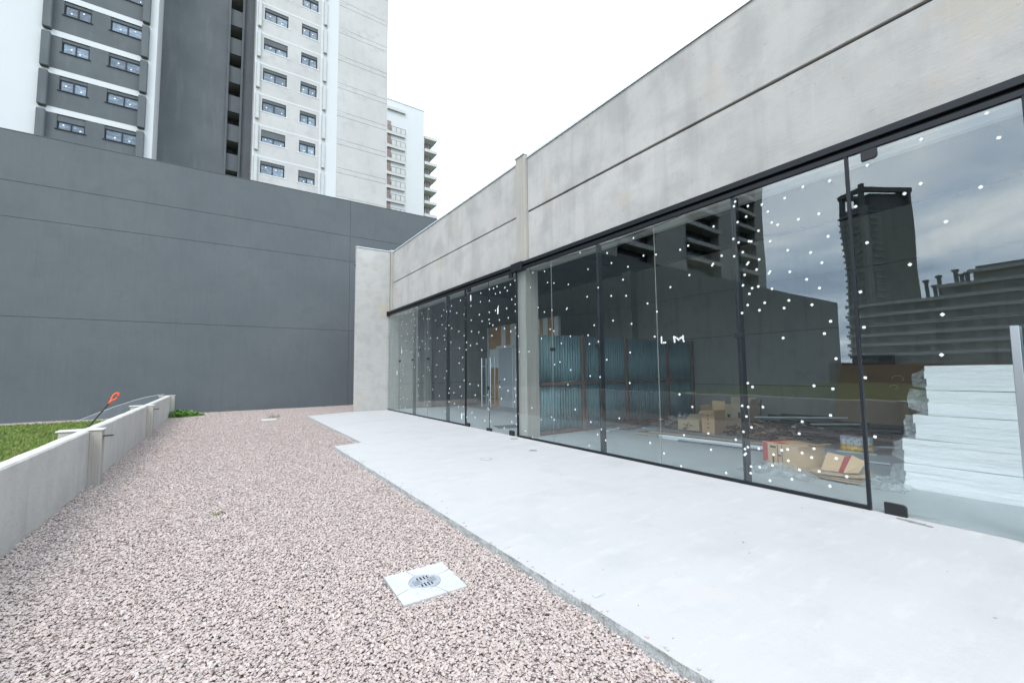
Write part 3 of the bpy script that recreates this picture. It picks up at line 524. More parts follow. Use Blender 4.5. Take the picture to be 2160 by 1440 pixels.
for y in (7.07, 5.71, 3.06, 16.54, 15.15, 13.75): box('glass_connector', 5.892, 5.948, y-.06, y+.06, 1.985, 2.055, m_blackpl, cbld, .005)
for y in (4.39, 7.07, 13.75, 16.54): box('glass_joint_seal', 5.913, 5.927, y-.0015, y+.0015, .03, 3.98, m_mid, cbld)
# cable sagging under the head channel
pts = [at_x(px, py, 5.985) for px, py in ((1150, 553), (1215, 535), (1262, 520), (1300, 507), (1340, 493), (1378, 479), (1420, 462), (1460, 443), (1500, 424))]
MB().tube(pts, .007, 6).build('hanging_cable', m_blackpl, cbld)

# ================================================================== APARTMENT TOWER BEHIND THE WALL
TY = 42.0
tw = thing('apartment_tower', 'tall unfinished white and dark grey apartment tower behind the boundary wall', 'building', (0, TY+6, 0))
def window(parent, x0, x1, z0, z1, y, panes=2, depth=.12, shutter=.22, dots=True, pm=None):
    shutter = shutter if rnd(0, 1) < .86 else shutter+rnd(.15, .35)
    """recessed sliding window: frame > panes, shutter box, sill"""
    f = .06; mb = MB(); yb = y+depth
    mb.box(x0+.002, x0+f, yb-.05, yb+.05, z0+.002, z1-.002).box(x1-f, x1-.002, yb-.05, yb+.05, z0+.002, z1-.002).box(x0+f, x1-f, yb-.05, yb+.05, z0+.002, z0+f).box(x0+f, x1-f, yb-.05, yb+.05, z1-shutter-f, z1-shutter)
    for k in range(1, panes): c = x0+(x1-x0)*k/panes; mb.box(c-.04, c+.04, yb-.055, yb+.04, z0+f, z1-shutter-f)
    w_ = mb.build('window', m_black, parent)
    if shutter: MB().box(x0+.004, x1-.004, yb-.07, yb+.05, z1-shutter, z1-.003).build('shutter_box', m_twrdark, w_)
    for k in range(panes):
        a = x0+f+(x1-x0-2*f)*k/panes+.03; b = x0+f+(x1-x0-2*f)*(k+1)/panes-.03
        mb = MB().quad((a, yb, z0+f), (b, yb, z0+f), (b, yb, z1-shutter-f), (a, yb, z1-shutter-f))
        mb.build('pane', pm or m_pane, w_)
        if dots:
            dx = a+(b-a)*rnd(.25, .75); dz = z0+f+(z1-shutter-z0-2*f)*rnd(.2, .8)
            MB().box(dx-.045, dx+.045, yb-.008, yb-.003, dz-.045, dz+.045).build('sticker', m_sticker, w_)
    return w_
ZS = [19.06+2.835*k for k in range(-3, 10)]       # window sill heights
LX0, LX1 = -11.0, -5.33
# left block: white wall with dark window bays
ZT = 52.0
zones = [(LX0+.0, LX1, s-1.35, s+1.05+.02) for s in ZS]
mb = wall_holes(MB(), -26, -4.85, 0, ZT, TY, [(a, b, c, d) for a, b, c, d in zones], .02)
mb.quad((-4.85, TY, 0), (-4.85, TY+2.7, 0), (-4.85, TY+2.7, ZT), (-4.85, TY, ZT)); mb.quad((-26, TY, ZT), (-4.85, TY, ZT), (-4.85, TY+14, ZT), (-26, TY+14, ZT)); mb.quad((-26, TY+14, 0), (-26, TY, 0), (-26, TY, ZT), (-26, TY+14, ZT))
mb.build('white_wall', m_white, tw)
for s in ZS:
    z0, z1 = s-1.35, s+1.07
    holes = [(-10.05, -8.6, s, s+1.05), (-7.58, -5.62, s, s+1.05)]
    mb = wall_holes(MB(), LX0, LX1, z0, z1, TY+.02, [(a, b, c, min(d, z1-.02)) for a, b, c, d in holes], .2)
    mb.build('dark_bay_panel', m_twrdark, tw)
    for (a, b, c, d) in holes:
        o = window(tw, a, b, c, min(d, z1-.02), TY+.02)
        MB().box(a-.08, b+.08, TY-.05, TY+.06, c-.05, c-.002).build('sill', m_black, o)
    for x in (LX0-.02, LX1-.44): MB().box(x, x+.46, TY-.34, TY+.02, z0-.12, z1+.02).build('bay_fin', m_twrdark, tw, .05)
# recessed dark middle with slot of service balconies
MY = TY+2.7
SX0, SX1 = -.12, .78
slots = [(SX0, SX1, 21.35+2.74*k, 21.35+2.74*k+1.22) for k in range(-5, 11)]
mb = MB(); wall_holes(mb, -4.86, SX0-.16, 0, ZT, MY, [], .1); wall_holes(mb, SX1+.16, 1.75, 0, ZT, MY, [], .1)
mb.build('dark_wall', m_twrdark, tw)
for x in (SX0-.16, SX1): MB().box(x, x+.16, MY-.22, MY+.3, 0, ZT).build('slot_fin', m_twrdark, tw)
for (a, b, c, d) in slots:
    MB().box(a, b, MY+.02, MY+.14, d-.0, c+2.74).build('balcony_front', m_twrdark, tw)
    MB().box(a, b, MY+.14, MY+1.6, d+.02, d+.16).build('balcony_slab', m_fin, tw)
    MB().box(b-.42, b-.08, MY+1.5, MY+1.58, c-.6, c+1.0).build('service_door', m_paned, tw)
box('slot_back', SX0, SX1, MY+1.6, MY+1.7, 0, ZT, m_midd, tw); box('slot_side', SX0-.02, SX0, MY+.3, MY+1.6, 0, ZT, m_midd, tw); box('slot_side', SX1, SX1+.02, MY+.3, MY+1.6, 0, ZT, m_midd, tw)
# right block: grey render with white trims
RX0, RX1 = 1.75, 13.45
xa0, xa1, xb0, xb1 = 2.37, 4.26, 5.38, 6.77
holes = []
for s in ZS: holes += [(xa0, xa1, s, s+1.12), (xb0, xb1, s-.05, s+1.07)]
mb = wall_holes(MB(), RX0, 7.9, 0, ZT, TY, holes, .2)
mb.quad((RX0, TY+2.7, 0), (RX0, TY, 0), (RX0, TY, ZT), (RX0, TY+2.7, ZT))
mb.build('grey_wall', m_twrgrey, tw)
for (a, b, c, d) in holes:
    o = window(tw, a, b, c, d, TY, shutter=.25)
    MB().box(a-.16, b+.2, TY-.02, TY+.04, c-.11, c-.004).build('sill', m_white, o)
for s in ZS:
    MB().box(RX0+.02, 7.05, TY-.010, TY+.01, s+1.40, s+1.55).build('white_band', m_white, tw)
    MB().box(1.88, 2.16, TY-.2, TY+.01, s-.9, s+1.5).build('concrete_fin', m_fin, tw, .05)
    MB().box(7.28, 7.58, TY-.2, TY+.01, s-1.1, s+1.3).build('concrete_fin', m_fin, tw, .05)
box('white_pilaster', 7.05, 7.27, TY-.012, TY+.01, 0, ZT, m_white, tw); box('white_strip', 7.6, 8.62, TY-.02, TY+.01, 0, ZT, m_white, tw); box('white_edge', RX0-.005, RX0+.12, TY-.014, TY+.01, 0, ZT, m_white, tw)
for s in ZS:
    for c, d in ((s-.62, s+1.72), (s+1.735, s+2.2)):
        MB().box(8.62, RX1, TY-.0, TY+.1, c, d-.014).build('gable_panel', m_twrgrey, tw)
    MB().box(8.62, rnd(9.2, 9.8), TY-.012, TY+.01, s+2.06, s+2.16).build('white_band', m_white, tw)
box('gable_backing', 8.3, RX1-.01, TY+.05, TY+.4, 0, ZT, m_fin, tw)
box('gable_corner', RX1, RX1+.05, TY-.03, TY+14, 0, ZT, m_white, tw)
MB().quad((-4.85, MY+2, ZT), (RX1, TY, ZT), (RX1, TY+14, ZT), (-4.85, TY+14, ZT)).build('roof', m_twrgrey, tw)
box('rear_wall', -26, RX1, TY+14, TY+14.2, 0, ZT, m_mid, tw)

# ------------------------------------------------------------------ white apartment building farther back
WY = 72.0
wb = thing('white_apartment_building', 'white apartment building with grey balcony bands rising behind the unfinished tower', 'building', (30, WY+5, 0))
wp = lambda px, py: at_y(px, py, WY)
x0, x1 = wp(806, 300).x, wp(895, 240).x; zt = wp(895, 236).z
box('white_wall', x0, x1, WY, WY+12, 0, zt, m_white, wb); box('roof_coping', x0, x1+.05, WY-.06, WY+12, zt+.003, zt+.15, m_bandl, wb)
cx = wp(880, 225).x
ch = MB().box(cx-.9, cx+1.0, WY+1.0, WY+3, zt+.1, wp(880, 224).z+.2).build('roof_tank', m_white, wb)
MB().tube([(cx+.1, WY+1.8, wp(880, 224).z+.2), (cx+.1, WY+1.8, wp(880, 218).z)], .4, 10).build('cowl', m_midd, ch)
bx0, bx1 = wp(818, 300).x-1.2, wp(854, 300).x; brx = wp(824.5, 300).x
pitch = 2.47; zb0 = wp(854, 433.7).z
for k in range(-3, 7):
    z = zb0+pitch*k
    if k == 6:
        box('balcony_slab', bx0, bx1, WY-.35, WY-.02, zt-1.9, zt-1.35, m_bandl, wb); continue
    box('balcony_slab', bx0, bx1, WY-.35, WY-.02, z, z+.5, m_bandl, wb)
    box('brown_cladding', bx0, brx, WY-.06, WY-.004, z+.55, z+pitch-.02, m_brown, wb)
    rl = MB()
    for q in range(4): xx = brx+(bx1-brx-.04)*q/3; rl.box(xx, xx+.05, WY-.33, WY-.28, z+.5, z+1.5)
    rl.box(bx0, bx1, WY-.33, WY-.28, z+1.46, z+1.51); r_ = rl.build('railing', m_midd, wb)
    for q in range(3):
        a = brx+(bx1-brx-.04)*q/3+.07; b = brx+(bx1-brx-.04)*(q+1)/3-.02
        MB().box(a, b, WY-.32, WY-.30, z+.56, z+1.44).build('railing_panel', m_bandl, r_)
# side wing with projecting corner balconies
sx0, sx1 = wp(895, 300).x, wp(914, 300).x; sx2 = wp(921.5, 300).x; SY = WY+1.5
zt2 = wp(921, 290).z
box('wing_wall', sx0+.02, sx1, SY, SY+9, 0, zt2-.4, m_midd, wb)
for k in range(-3, 7):
    z = zt2-1.0-pitch*(6-k)
    box('balcony_slab', sx0+.06, sx2, WY-.2, SY+5, z, z+.55, m_bandl, wb)
    if k < 6:
        rl = MB()
        for q in range(5): xx = sx0+.1+(sx2-sx0-.2)*q/4; rl.box(xx, xx+.04, WY-.15, WY-.11, z+.55, z+1.5)
        rl.box(sx0+.06, sx2, WY-.15, WY-.1, z+1.47, z+1.52); rl.build('railing', m_midd, wb)
        o = box('balcony_door', sx0+.25, sx1-1.0, SY-.05, SY-.005, z+.56, z+pitch-.1, m_paned, wb)
        for q in range(3): MB().box(sx0+.3+q*.55, sx0+.36+q*.55, SY-.09, SY-.051, z+.56, z+pitch-.1).build('door_frame', m_bandl, o)
        box('brick_pier', sx1-.9, sx1-.1, SY-.08, SY-.003, z+.56, z+pitch-.01, m_brown, wb)

# ================================================================== BUILDINGS ACROSS THE FIELD (they show in the glass)
# dark balcony wing of the same development, left of the frame
wg = thing('dark_apartment_wing', 'dark grey apartment block with pale balcony bands mirrored high in the glass', 'building', (-58, 47, 0))
WX0, WX1, GY = -82.0, -31.0, 42.0
hz = []
for k in range(13):
    for a, b in ((-78.5, -71.0), (-64.0, -53.5), (-45, -36)): hz.append((a, b, 14.8+3.1*k, 14.8+3.1*k+2.3))
mb = wall_holes(MB(), WX0, WX1, 0, 56, GY, hz, 1.6)
mb.quad((WX0, GY+12, 0), (WX0, GY, 0), (WX0, GY, 56), (WX0, GY+12, 56)); mb.quad((WX1, GY, 0), (WX1, GY+12, 0), (WX1, GY+12, 56), (WX1, GY, 56)); mb.quad((WX0, GY, 56), (WX1, GY, 56), (WX1, GY+12, 56), (WX0, GY+12, 56))
mb.build('wall', m_mid, wg)
for (a, b, c, d) in hz:
    MB().quad((a, GY+1.59, c), (b, GY+1.59, c), (b, GY+1.59, d), (a, GY+1.59, d)).build('balcony_glazing', m_paned, wg)
    MB().box(a, b, GY-.5, GY+1.58, c-.75, c-.02).build('balcony_front', m_stepb, wg)
box('rear_wall', WX0, WX1, GY+12, GY+12.2, 0, 56, m_mid, wg)
# high tower with crown frame
TD = 228.0
cpt = at_x(1838, 640, 2*D+TD-D*0)          # virtual corner behind the mirror plane
cor = Vector((2*D-cpt.x, cpt.y, 0)); ztop = at_x(1838, 386, cpt.x).z
ht = thing('crown_topped_tower', 'dark high tower with open crown frame mirrored in the glass door', 'building', cor, (0, 0, R(30)))
# local frame: u = +x runs away from the corner towards the photo's right side of the reflection, v = +y the balcony side
A, B, ZH = 25.0, 12.0, ztop
FH = 3.0; zc = ZH-9
mbw = MB().box(-A, 0, 0, B, 0, zc); mbw.build('shaft', m_twr2, ht, local=True)
for (x, y) in ((-1.6, 0.2), (-A+.2, .2), (-1.6, B-1.8), (-A+.2, B-1.8)): MB().box(x, x+1.6, y-.2, y+1.6, zc, ZH-2.2).build('crown_post', m_twr2, ht, local=True)
MB().box(-A-.3, .3, -.3, 1.2, ZH-2.2, ZH).box(-A-.3, .3, B-1.2, B+.3, ZH-2.2, ZH).box(-A-.3, 1.2-A, 1.2, B-1.2, ZH-2.2, ZH).box(-1.2, .3, 1.2, B-1.2, ZH-2.2, ZH).build('crown_ring', m_twr2, ht, local=True)
MB().box(-A+1.5, -6, 1.8, B-1.8, zc, ZH-2.3).build('plant_room', m_midd, ht, local=True)
MB().box(-2.4, .12, -.12, 2.0, 0, zc-.01).build('corner_column', m_twr2b, ht, local=True)
MB().box(-1.5, 0.2, -.2, 1.5, ZH, ZH+1.6).build('beacon', m_midd, ht, local=True)
nfl = int(zc/FH)
bmesh_cache = {}
def shared(key, maker):
    if key not in bmesh_cache: bmesh_cache[key] = maker(); return bmesh_cache[key]
    c = bmesh_cache[key].copy(); COL.objects.link(c); return c
for k in range(nfl):
    z = k*FH
    for key, mk in (('bal', lambda: MB().box(.05, 1.3, 2.2, B-.4, 0, .9).build('balcony', m_twr2b, ht, local=True)), ('balg', lambda: MB().box(.03, .06, 2.3, B-.6, 1.0, 2.9).build('balcony_glazing', m_paned, ht, local=True)), ('sw', lambda: MB().box(-A*.3, -3.0, -.9, -.02, 0, .8).build('side_balcony', m_twr2b, ht, local=True)), ('win', lambda: MB().box(-A*.72, -A*.6, -.05, -.01, 1.2, 2.2).build('small_window', m_paned, ht, local=True)), ('w2', lambda: MB().box(-A*.29, -3.1, -.05, -.01, .9, 2.7).build('side_glazing', m_paned, ht, local=True))):
        o = shared(key, mk); o.location = (0, 0, z)
# long stepped block with pale floor bands
SD = 150.0
vx = 2*D+SD
def mp(px, py, d=0): p = at_x(px, py, vx+d); return Vector((2*D-p.x, p.y, p.z))
sb = thing('stepped_apartment_block', 'long grey apartment block with pale floor bands and roof chimneys mirrored in the glass', 'building', (-SD-6, 10, 0))
steps = [(1855, 645), (1925, 622), (1990, 606), (2055, 592)]
yA = mp(1795, 700).y; yB = mp(2230, 700).y
FP = 3.0
edges = [mp(p, q) for p, q in steps]
for i in range(9):
    z = i*FP
    ys_ = yA
    for e in edges:
        if z+FP > e.z+1.0: ys_ = min(ys_, e.y) if False else ys_
    lim = yA
    for j, e in enumerate(edges):
        if z > e.z-1.5: lim = edges[min(j+1, 3)].y
    if i >= 8: lim = edges[3].y
    box('storey', -SD-14, -SD, yB, lim, z, z+FP-.01, m_step, sb)
    box('floor_band', -SD+.0, -SD+1.4, yB, lim+.8, z+FP-.9, z+FP-.05, m_stepb, sb)
    n = int((lim-yB)/4.2)
    for q in range(n):
        if (q+i) % 5 == 4: continue
        y0 = yB+q*4.2+.5; box('window', -SD+.005, -SD+.05, y0, y0+2.9, z+.35, z+FP-1.0, m_paned, sb)
zr = 9*FP
for p, q, r in ((1958, 612, 590), (1975, 612, 600), (1985, 600, 580), (2020, 592, 567), (2032, 596, 576), (2043, 590, 572)):
    b_ = mp(p, q, 4); t_ = mp(p, r, 4); MB().tube([(b_.x, b_.y, b_.z-6), (b_.x, b_.y, t_.z)], .45, 8).tube([(b_.x, b_.y, t_.z-.6), (b_.x, b_.y, t_.z)], .75, 8).build('chimney', m_midd, sb)
e = mp(2058, 560, 20); e2 = mp(2240, 548, 20)
tag(box('slab_block', -SD-50, -SD-20, e2.y, e.y, 0, e.z, m_midd), 'plain dark slab block mirrored at the far right of the glass', 'building')
# hoarding on the far side of the field
hd = thing('site_hoarding', 'red brown site hoarding across the field mirrored in the glass', 'fence', (-50, 0, 0))
for k in range(38): box('hoarding_panel', -50-.03, -50, -70+k*2.4+.02, -70+k*2.4+2.38, -.1, 2.1+.06*(k % 3), m_hoard, hd)
for k in range(38): box('hoarding_post', -50-.12, -50-.031, -70+k*2.4-.05, -70+k*2.4+.05, -.1, 2.2, m_timber, hd)

# ================================================================== INSIDE THE SHOWROOM
random.seed(21)
# corrugated hoarding
HY = 8.22
hg = thing('corrugated_hoarding', 'teal corrugated sheet hoarding on brown timber posts inside the glass', 'hoarding', (9.5, HY, 0))
px_ = [6.40, 7.86, 9.55, 11.4, 12.72]; HT = 2.46; zr_ = at_y(1180, 809, 8.15).z
def corr_sheet(x0, x1, z0, z1, yo, skew=0):
    mb = MB(); n = max(8, int((x1-x0)/.022)); pts = []
    for i in range(n+1):
        x = x0+(x1-x0)*i/n; pts.append((x, HY+yo+.017*math.sin((x-6.4)*2*math.pi/.09)))
    for (a, b), (c, d) in zip(pts, pts[1:]): mb.quad((a, b, z0), (c, d, z0), (c+skew, d, z1), (a+skew, b, z1))
    o = mb.build('corrugated_sheet', m_corr, hg, smooth=True); md = o.modifiers.new('thickness', 'SOLIDIFY'); md.thickness = .0012; return o
for a, b in zip(px_, px_[1:]):
    n = 2
    for k in range(n):
        s0 = a+(b-a)*k/n-.03; s1 = a+(b-a)*(k+1)/n+.03
        corr_sheet(max(s0, 6.40), s1, zr_-.02, HT+rnd(-.015, .01), .018*(k % 2)); corr_sheet(max(s0, 6.40), s1, .06, zr_+.06, .018*((k+1) % 2)+.012, rnd(-.03, .03))
for i, x in enumerate(px_[1:]): MB().bar((x, HY-.075, 0), (x+rnd(-.03, .03), HY-.075, HT+.02), .085, .075, up=(0, 1, 0)).build('post', m_timber, hg, .004)
for a, b in zip(px_, px_[1:]): box('rail', a+.05, b-.05, HY-.07, HY-.016, zr_-.035, zr_+.035, m_timber, hg)
box('base_board', 6.42, 12.7, HY-.06, HY-.018, 0.002, .1, m_timber, hg)
# gypsum-board room by the far end wall
RX = 10.45
rm = thing('plasterboard_room', 'partition box of ochre and white boards with a grey door behind the glass', 'partition', (RX, 15, 0))
def ry(px): return at_x(px, 780, RX).y
ZR = 3.62
box('core', RX+.02, RX+.14, 12.15, 17.3, 0, ZR, m_plaster, rm)
for a, b, c, d, m in ((1033, 1046, 2.6, ZR, m_osb), (1046.2, 1057, 2.72, ZR, m_osb), (1058, 1067, 2.72, ZR, m_plaster), (1067.3, 1077, 2.72, ZR, m_osb), (1077.3, 1092, 2.72, ZR, m_plaster), (1033, 1052, 1.75, 2.57, m_plaster), (1033, 1052, .02, 1.73, m_osb), (1140, 1146, 2.0, ZR, m_osb), (1147, 1156, 2.0, ZR, m_plaster), (1157, 1169, 2.0, ZR, m_osb)):
    box('gypsum_board', RX, RX+.018, ry(b), ry(a), c, d, m, rm)
d0, d1 = ry(1081), ry(1053)
dd = box('door', RX-.025, RX+.015, d0, d1, .01, 2.58, m_door, rm, .004)
MB().box(RX-.07, RX-.026, d1-.1, d1-.06, 1.0, 1.16).box(RX-.075, RX-.06, d1-.2, d1-.06, 1.09, 1.11).build('handle', m_steel, dd)
MB().box(RX-.03, RX-.001, d0-.12, d0-.01, 0, 2.66).box(RX-.03, RX-.001, d1+.005, d1+.03, 0, 2.66).box(RX-.03, RX-.001, d0-.009, d1+.004, 2.6, 2.66).build('door_frame', m_plaster, rm)
# flat sheet on the floor by the double door
p = at_z(1082, 899); tag(MB().bar((p.x-.5, p.y+.1, .012), (p.x+.75, p.y-.25, .012), .55, .018).build('dark_board', m_midd), 'dark flat board lying on the floor beside the double glass door', 'board')

# ---- cartons
def carton(name, label, loc, sx, sy, sz, rz, m, flaps=(), open_top=True, stripes=(), prints=()):
    t = thing(name, label, 'carton', loc, (0, 0, rz)); th = .006; hx, hy = sx/2, sy/2
    mb = MB().box(-hx, hx, -hy, -hy+th, 0, sz).box(-hx, hx, hy-th, hy, 0, sz).box(-hx, -hx+th, -hy+th, hy-th, 0, sz).box(hx-th, hx, -hy+th, hy-th, 0, sz).box(-hx+th, hx-th, -hy+th, hy-th, .001, th)
    if not open_top: mb.box(-hx+th, hx-th, -hy+th, hy-th, sz-th, sz)
    mb.build('body', m, t, local=True)
    for side, ang, ln in flaps:      # ang: 0 = upright, 90 = folded outwards flat
        a = R(ang); ex, ez = math.sin(a)*ln, math.cos(a)*ln
        if side == '-x': p0 = (-hx, 0, sz); p1 = (-hx-ex, 0, sz+ez); wv = sy
        if side == '+x': p0 = (hx, 0, sz); p1 = (hx+ex, 0, sz+ez); wv = sy
        if side == '-y': p0 = (0, -hy, sz); p1 = (0, -hy-ex, sz+ez); wv = sx
        if side == '+y': p0 = (0, hy, sz); p1 = (0, hy+ex, sz+ez); wv = sx
        nrm = (Vector(p1)-Vector(p0)).cross(Vector((0, 1, 0) if 'x' in side else (1, 0, 0)))
        MB().bar(p0, p1, wv*.97, th, up=nrm).build('flap', m, t, local=True)
    for q in stripes: MB().box(*q[:6]).build('red_stripe', q[6] if len(q) > 6 else m_red, t, local=True)
    for q in prints: MB().box(*q).build('print_mark', m_print, t, local=True)
    return t
u0, u1 = at_z(1482, 914), at_z(1508, 917); wv = (u1-u0).length; hb = at_x(1482, 864, u0.x).z
cx_, cy_ = u0.x+.24, (u0.y+u1.y)/2
carton('tall_carton', 'tall tan open carton standing upright among the rubble inside', (cx_, cy_, .012), .48, wv+.02, hb-.012, 0, m_card, [('-x', 118, .17), ('+x', 4, .2), ('+y', 30, .12)], True, (), [(-.2425, -.2405, -.012, .012, .12+.1*k, .17+.1*k) for k in range(4)])
u0, u1 = at_z(1431, 909), at_z(1475, 914); 
carton('low_carton', 'low wide tan carton with dark logo beside the tall carton', (u0.x+.2, (u0.y+u1.y)/2, .05), .4, .56, .26, .05, m_card2, [('+x', 60, .18), ('+y', 115, .2)], True, (), [(-.2025, -.2005, -.13+.045*k, -.105+.045*k+.01*(k % 2), .10+.012*(k % 3), .135+.016*(k % 2)) for k in range(6)]+[(-.2025, -.2005, -.02, .02, .16, .185), (-.2025, -.2005, -.07, .09, .075, .083)])
u0 = at_z(1537, 906); 
carton('pale_carton', 'pale open carton behind the black mullion with torn flaps', (u0.x+.25, u0.y-.18, .04), .45, .62, .62, .1, m_card2, [('+x', 3, .16), ('-y', 20, .14)], True, (), [(-.2275, -.2255, -.16, -.04, .28, .42), (-.2275, -.2255, -.28, -.19, .12, .14), (-.2275, -.2255, -.28, -.19, .17, .19), (-.2275, -.2255, -.28, -.19, .22, .24), (-.2275, -.2255, .15, .22, .28, .36)])
u0 = at_z(1590, 906); carton('narrow_carton', 'narrow brown carton just right of the black mullion', (u0.x+.15, u0.y+.02, .04), .3, .26, .62, .3, m_carddark, [('-y', 15, .1)])
# torn red and tan carton near the glass
rc0, rc1 = at_z(1626, 984), at_z(1702, 1004); hr = at_x(1625, 930, rc0.x).z
dv = Vector((rc1.x-rc0.x, rc1.y-rc0.y, 0)); L_ = dv.length; ang = math.atan2(dv.y, dv.x)+math.pi/2
ce = (rc0+rc1)/2+Vector((.26, .03, 0))
t = carton('red_striped_carton', 'torn tan carton with red printed corners lying near the glass', (ce.x, ce.y, 0), .5, L_, hr*.97, ang, m_card, [('-y', 70, .13)], False, [(-.2535, -.2505, L_/2-.10, L_/2-.004, .004, hr*.95), (-.247, .247, L_/2-.13, L_/2-.004, hr*.971, hr*.975), (-.247, -.1, -.04, .12, hr*.971, hr*.974), (-.253, -.2505, .02, .035, .005, hr*.95), (-.253, -.2505, -.06, -.045, .01, hr*.93, m_carddark)], [(-.2535, -.2505, .06, .17, hr*.78, hr*.86), (-.2535, -.2505, -.03, .02, hr*.5, hr*.56), (-.2535, -.2505, .1, .13, hr*.2, hr*.5)])
MB().tube([(.05*math.cos(q)-.05, -L_/2-.07+.045*math.sin(q), hr*.97+.058-.03) for q in [k*math.pi/8 for k in range(16)]], .006, 5, closed=True).build('ring_mark', m_print, t, local=True)
# flattened cartons next to it
fp = at_z(1770, 1012)
for k in range(5):
    z = .012+.018*k
    tag(MB().bar((fp.x+rnd(-.04, .1), fp.y+.33+rnd(-.05, .05), z), (fp.x+rnd(0, .14), fp.y-.26+rnd(-.08, .05), z+rnd(0, .04)), .42+rnd(-.06, .06), .005).build('flattened_carton', m_card if k % 2 else m_card2), ('lowest flattened carton of the pile beside the red striped carton', 'second lowest flattened carton of the pile beside the red striped carton', 'middle flattened carton of the pile beside the red striped carton', 'second highest flattened carton of the pile beside the red striped carton', 'topmost flattened carton of the pile beside the red striped carton')[k], 'carton', 'flattened cartons beside the red striped carton')
tag(MB().quad((fp.x+.02, fp.y+.22, .10), (fp.x+.05, fp.y+.02, .10), (fp.x+.25, fp.y+.0, .30), (fp.x+.22, fp.y+.2, .33)).quad((fp.x+.05, fp.y+.02, .10), (fp.x-.02, fp.y-.06, .11), (fp.x+.2, fp.y-.1, .33), (fp.x+.25, fp.y+.0, .30), m=1).quad((fp.x-.02, fp.y-.06, .11), (fp.x+.02, fp.y-.22, .13), (fp.x+.24, fp.y-.25, .26), (fp.x+.2, fp.y-.1, .33)).build('carton_scrap', [m_card, m_red]), 'torn carton scrap with red stripe standing on the flattened cartons', 'carton scrap')
# cardboard sheet lying open in front of the cartons
u = at_z(1535, 913); tag(MB().bar((u.x-.1, u.y+.25, .10), (u.x+.1, u.y-.3, .10), .3, .006).build('cardboard_flap', m_card), 'tan cardboard flap lying flat in front of the pale carton', 'cardboard')
u = at_z(1303, 890); tag(MB().bar((u.x-.3, u.y-.05, .12), (u.x+.3, u.y+.02, .16), .4, .01).build('tan_board_piece', m_card2), 'small tan board piece lying against the teal hoarding', 'board')
u = at_z(1335, 900); tag(MB().bar((u.x-.7, u.y-.1, .05), (u.x+.5, u.y+.05, .1), .5, .05).build('dark_timber_board', m_timber), 'dark timber board on the floor below the teal hoarding', 'board')
tag(MB().bar(tuple(at_z(1281, 911)+Vector((0, 0, .03))), tuple(at_z(1360, 893)+Vector((0, 0, .06))), .035, .03).build('white_batten', m_sticker), 'white batten lying across the dark timber board', 'batten')
# stacked plywood strips and long profiles in front of the cartons
for k in range(4):
    o = .11*k; tag(MB().bar((8.62+o, 7.05-.1*k+rnd(-.1, .1), .02+.012*k), (8.98+o, 3.75+rnd(-.15, .3), .03+.014*k), .38-.03*k, .018).build('plywood_strip', m_ply if k % 2 == 0 else m_carddark), ('plywood strip nearest the glass in the stack before the cartons', 'second plywood strip from the glass in the stack before the cartons', 'third plywood strip from the glass in the stack before the cartons', 'plywood strip nearest the cartons in the stack before them')[k], 'board', 'plywood strips before the cartons')
for i, (p0, p1, m) in enumerate((((8.36, 6.2, .02), (8.62, 3.9, .02), m_alu), ((8.44, 6.3, .05), (8.72, 3.7, .05), m_foam), ((8.28, 5.7, .015), (8.5, 3.9, .015), m_midd))):
    tag(MB().bar(p0, p1, .07, .03).build('long_profile', m), ('grey aluminium profile along the plywood stack', 'white dusty profile along the plywood stack', 'dark steel profile nearest the glass along the plywood stack')[i], 'profile')
# scrap of dark and bare metal profiles

ORD = ('farthest', 'second', 'third', 'fourth', 'fifth', 'sixth', 'seventh', 'eighth', 'ninth', 'tenth', 'eleventh', 'twelfth')
for k in range(12):
    x = 12.3-.17*k+rnd(-.03, .03); y = rnd(4.3, 5.6); l = rnd(1.7, 3.0); z = .05+.42*(x-10.2)/2.2*rnd(.6, 1); a = rnd(-.14, .1)
    tag(MB().bar((x, y, z), (x+l*math.sin(a), y-l*math.cos(a), z+rnd(-.03, .06)), rnd(.06, .13), rnd(.03, .07)).build('steel_profile', m_black if k % 3 else m_midd), 'dark steel profile in the scrap heap, '+ORD[k]+' from the glass' if k == 0 else 'dark steel profile in the scrap heap, '+ORD[k]+' from the rear wall', 'profile', 'dark steel profiles in the scrap heap')
for i, (q0, q1, z0, z1, wd) in enumerate((((1592, 879), (1800, 881), .42, .42, .05), ((1712, 894), (1912, 894), .30, .30, .09), ((1672, 899), (1900, 930), .22, .12, .12), ((1725, 903), (1770, 903), .2, .2, .05), ((1830, 941), (1905, 944), .10, .10, .05), ((1740, 962), (1880, 978), .02, .03, .09), ((1765, 950), (1850, 958), .02, .02, .08))):
    a = at_z(*q0, z0); b = at_z(*q1, z1)
    tag(MB().bar(a, b, wd, .025).build('bare_metal_bar', m_alu), ('thin bright bar on top of the scrap heap near the rear wall', 'bright flat bar across the dark profiles behind the mullion', 'long bright channel slanting down across the scrap heap', 'short bright bar lying left of the dark profiles', 'bright bar under the slanting channel near the foam boards', 'white edged bar on the floor in front of the cans', 'short bright bar on the floor beside the red carton')[i], 'metal bar')
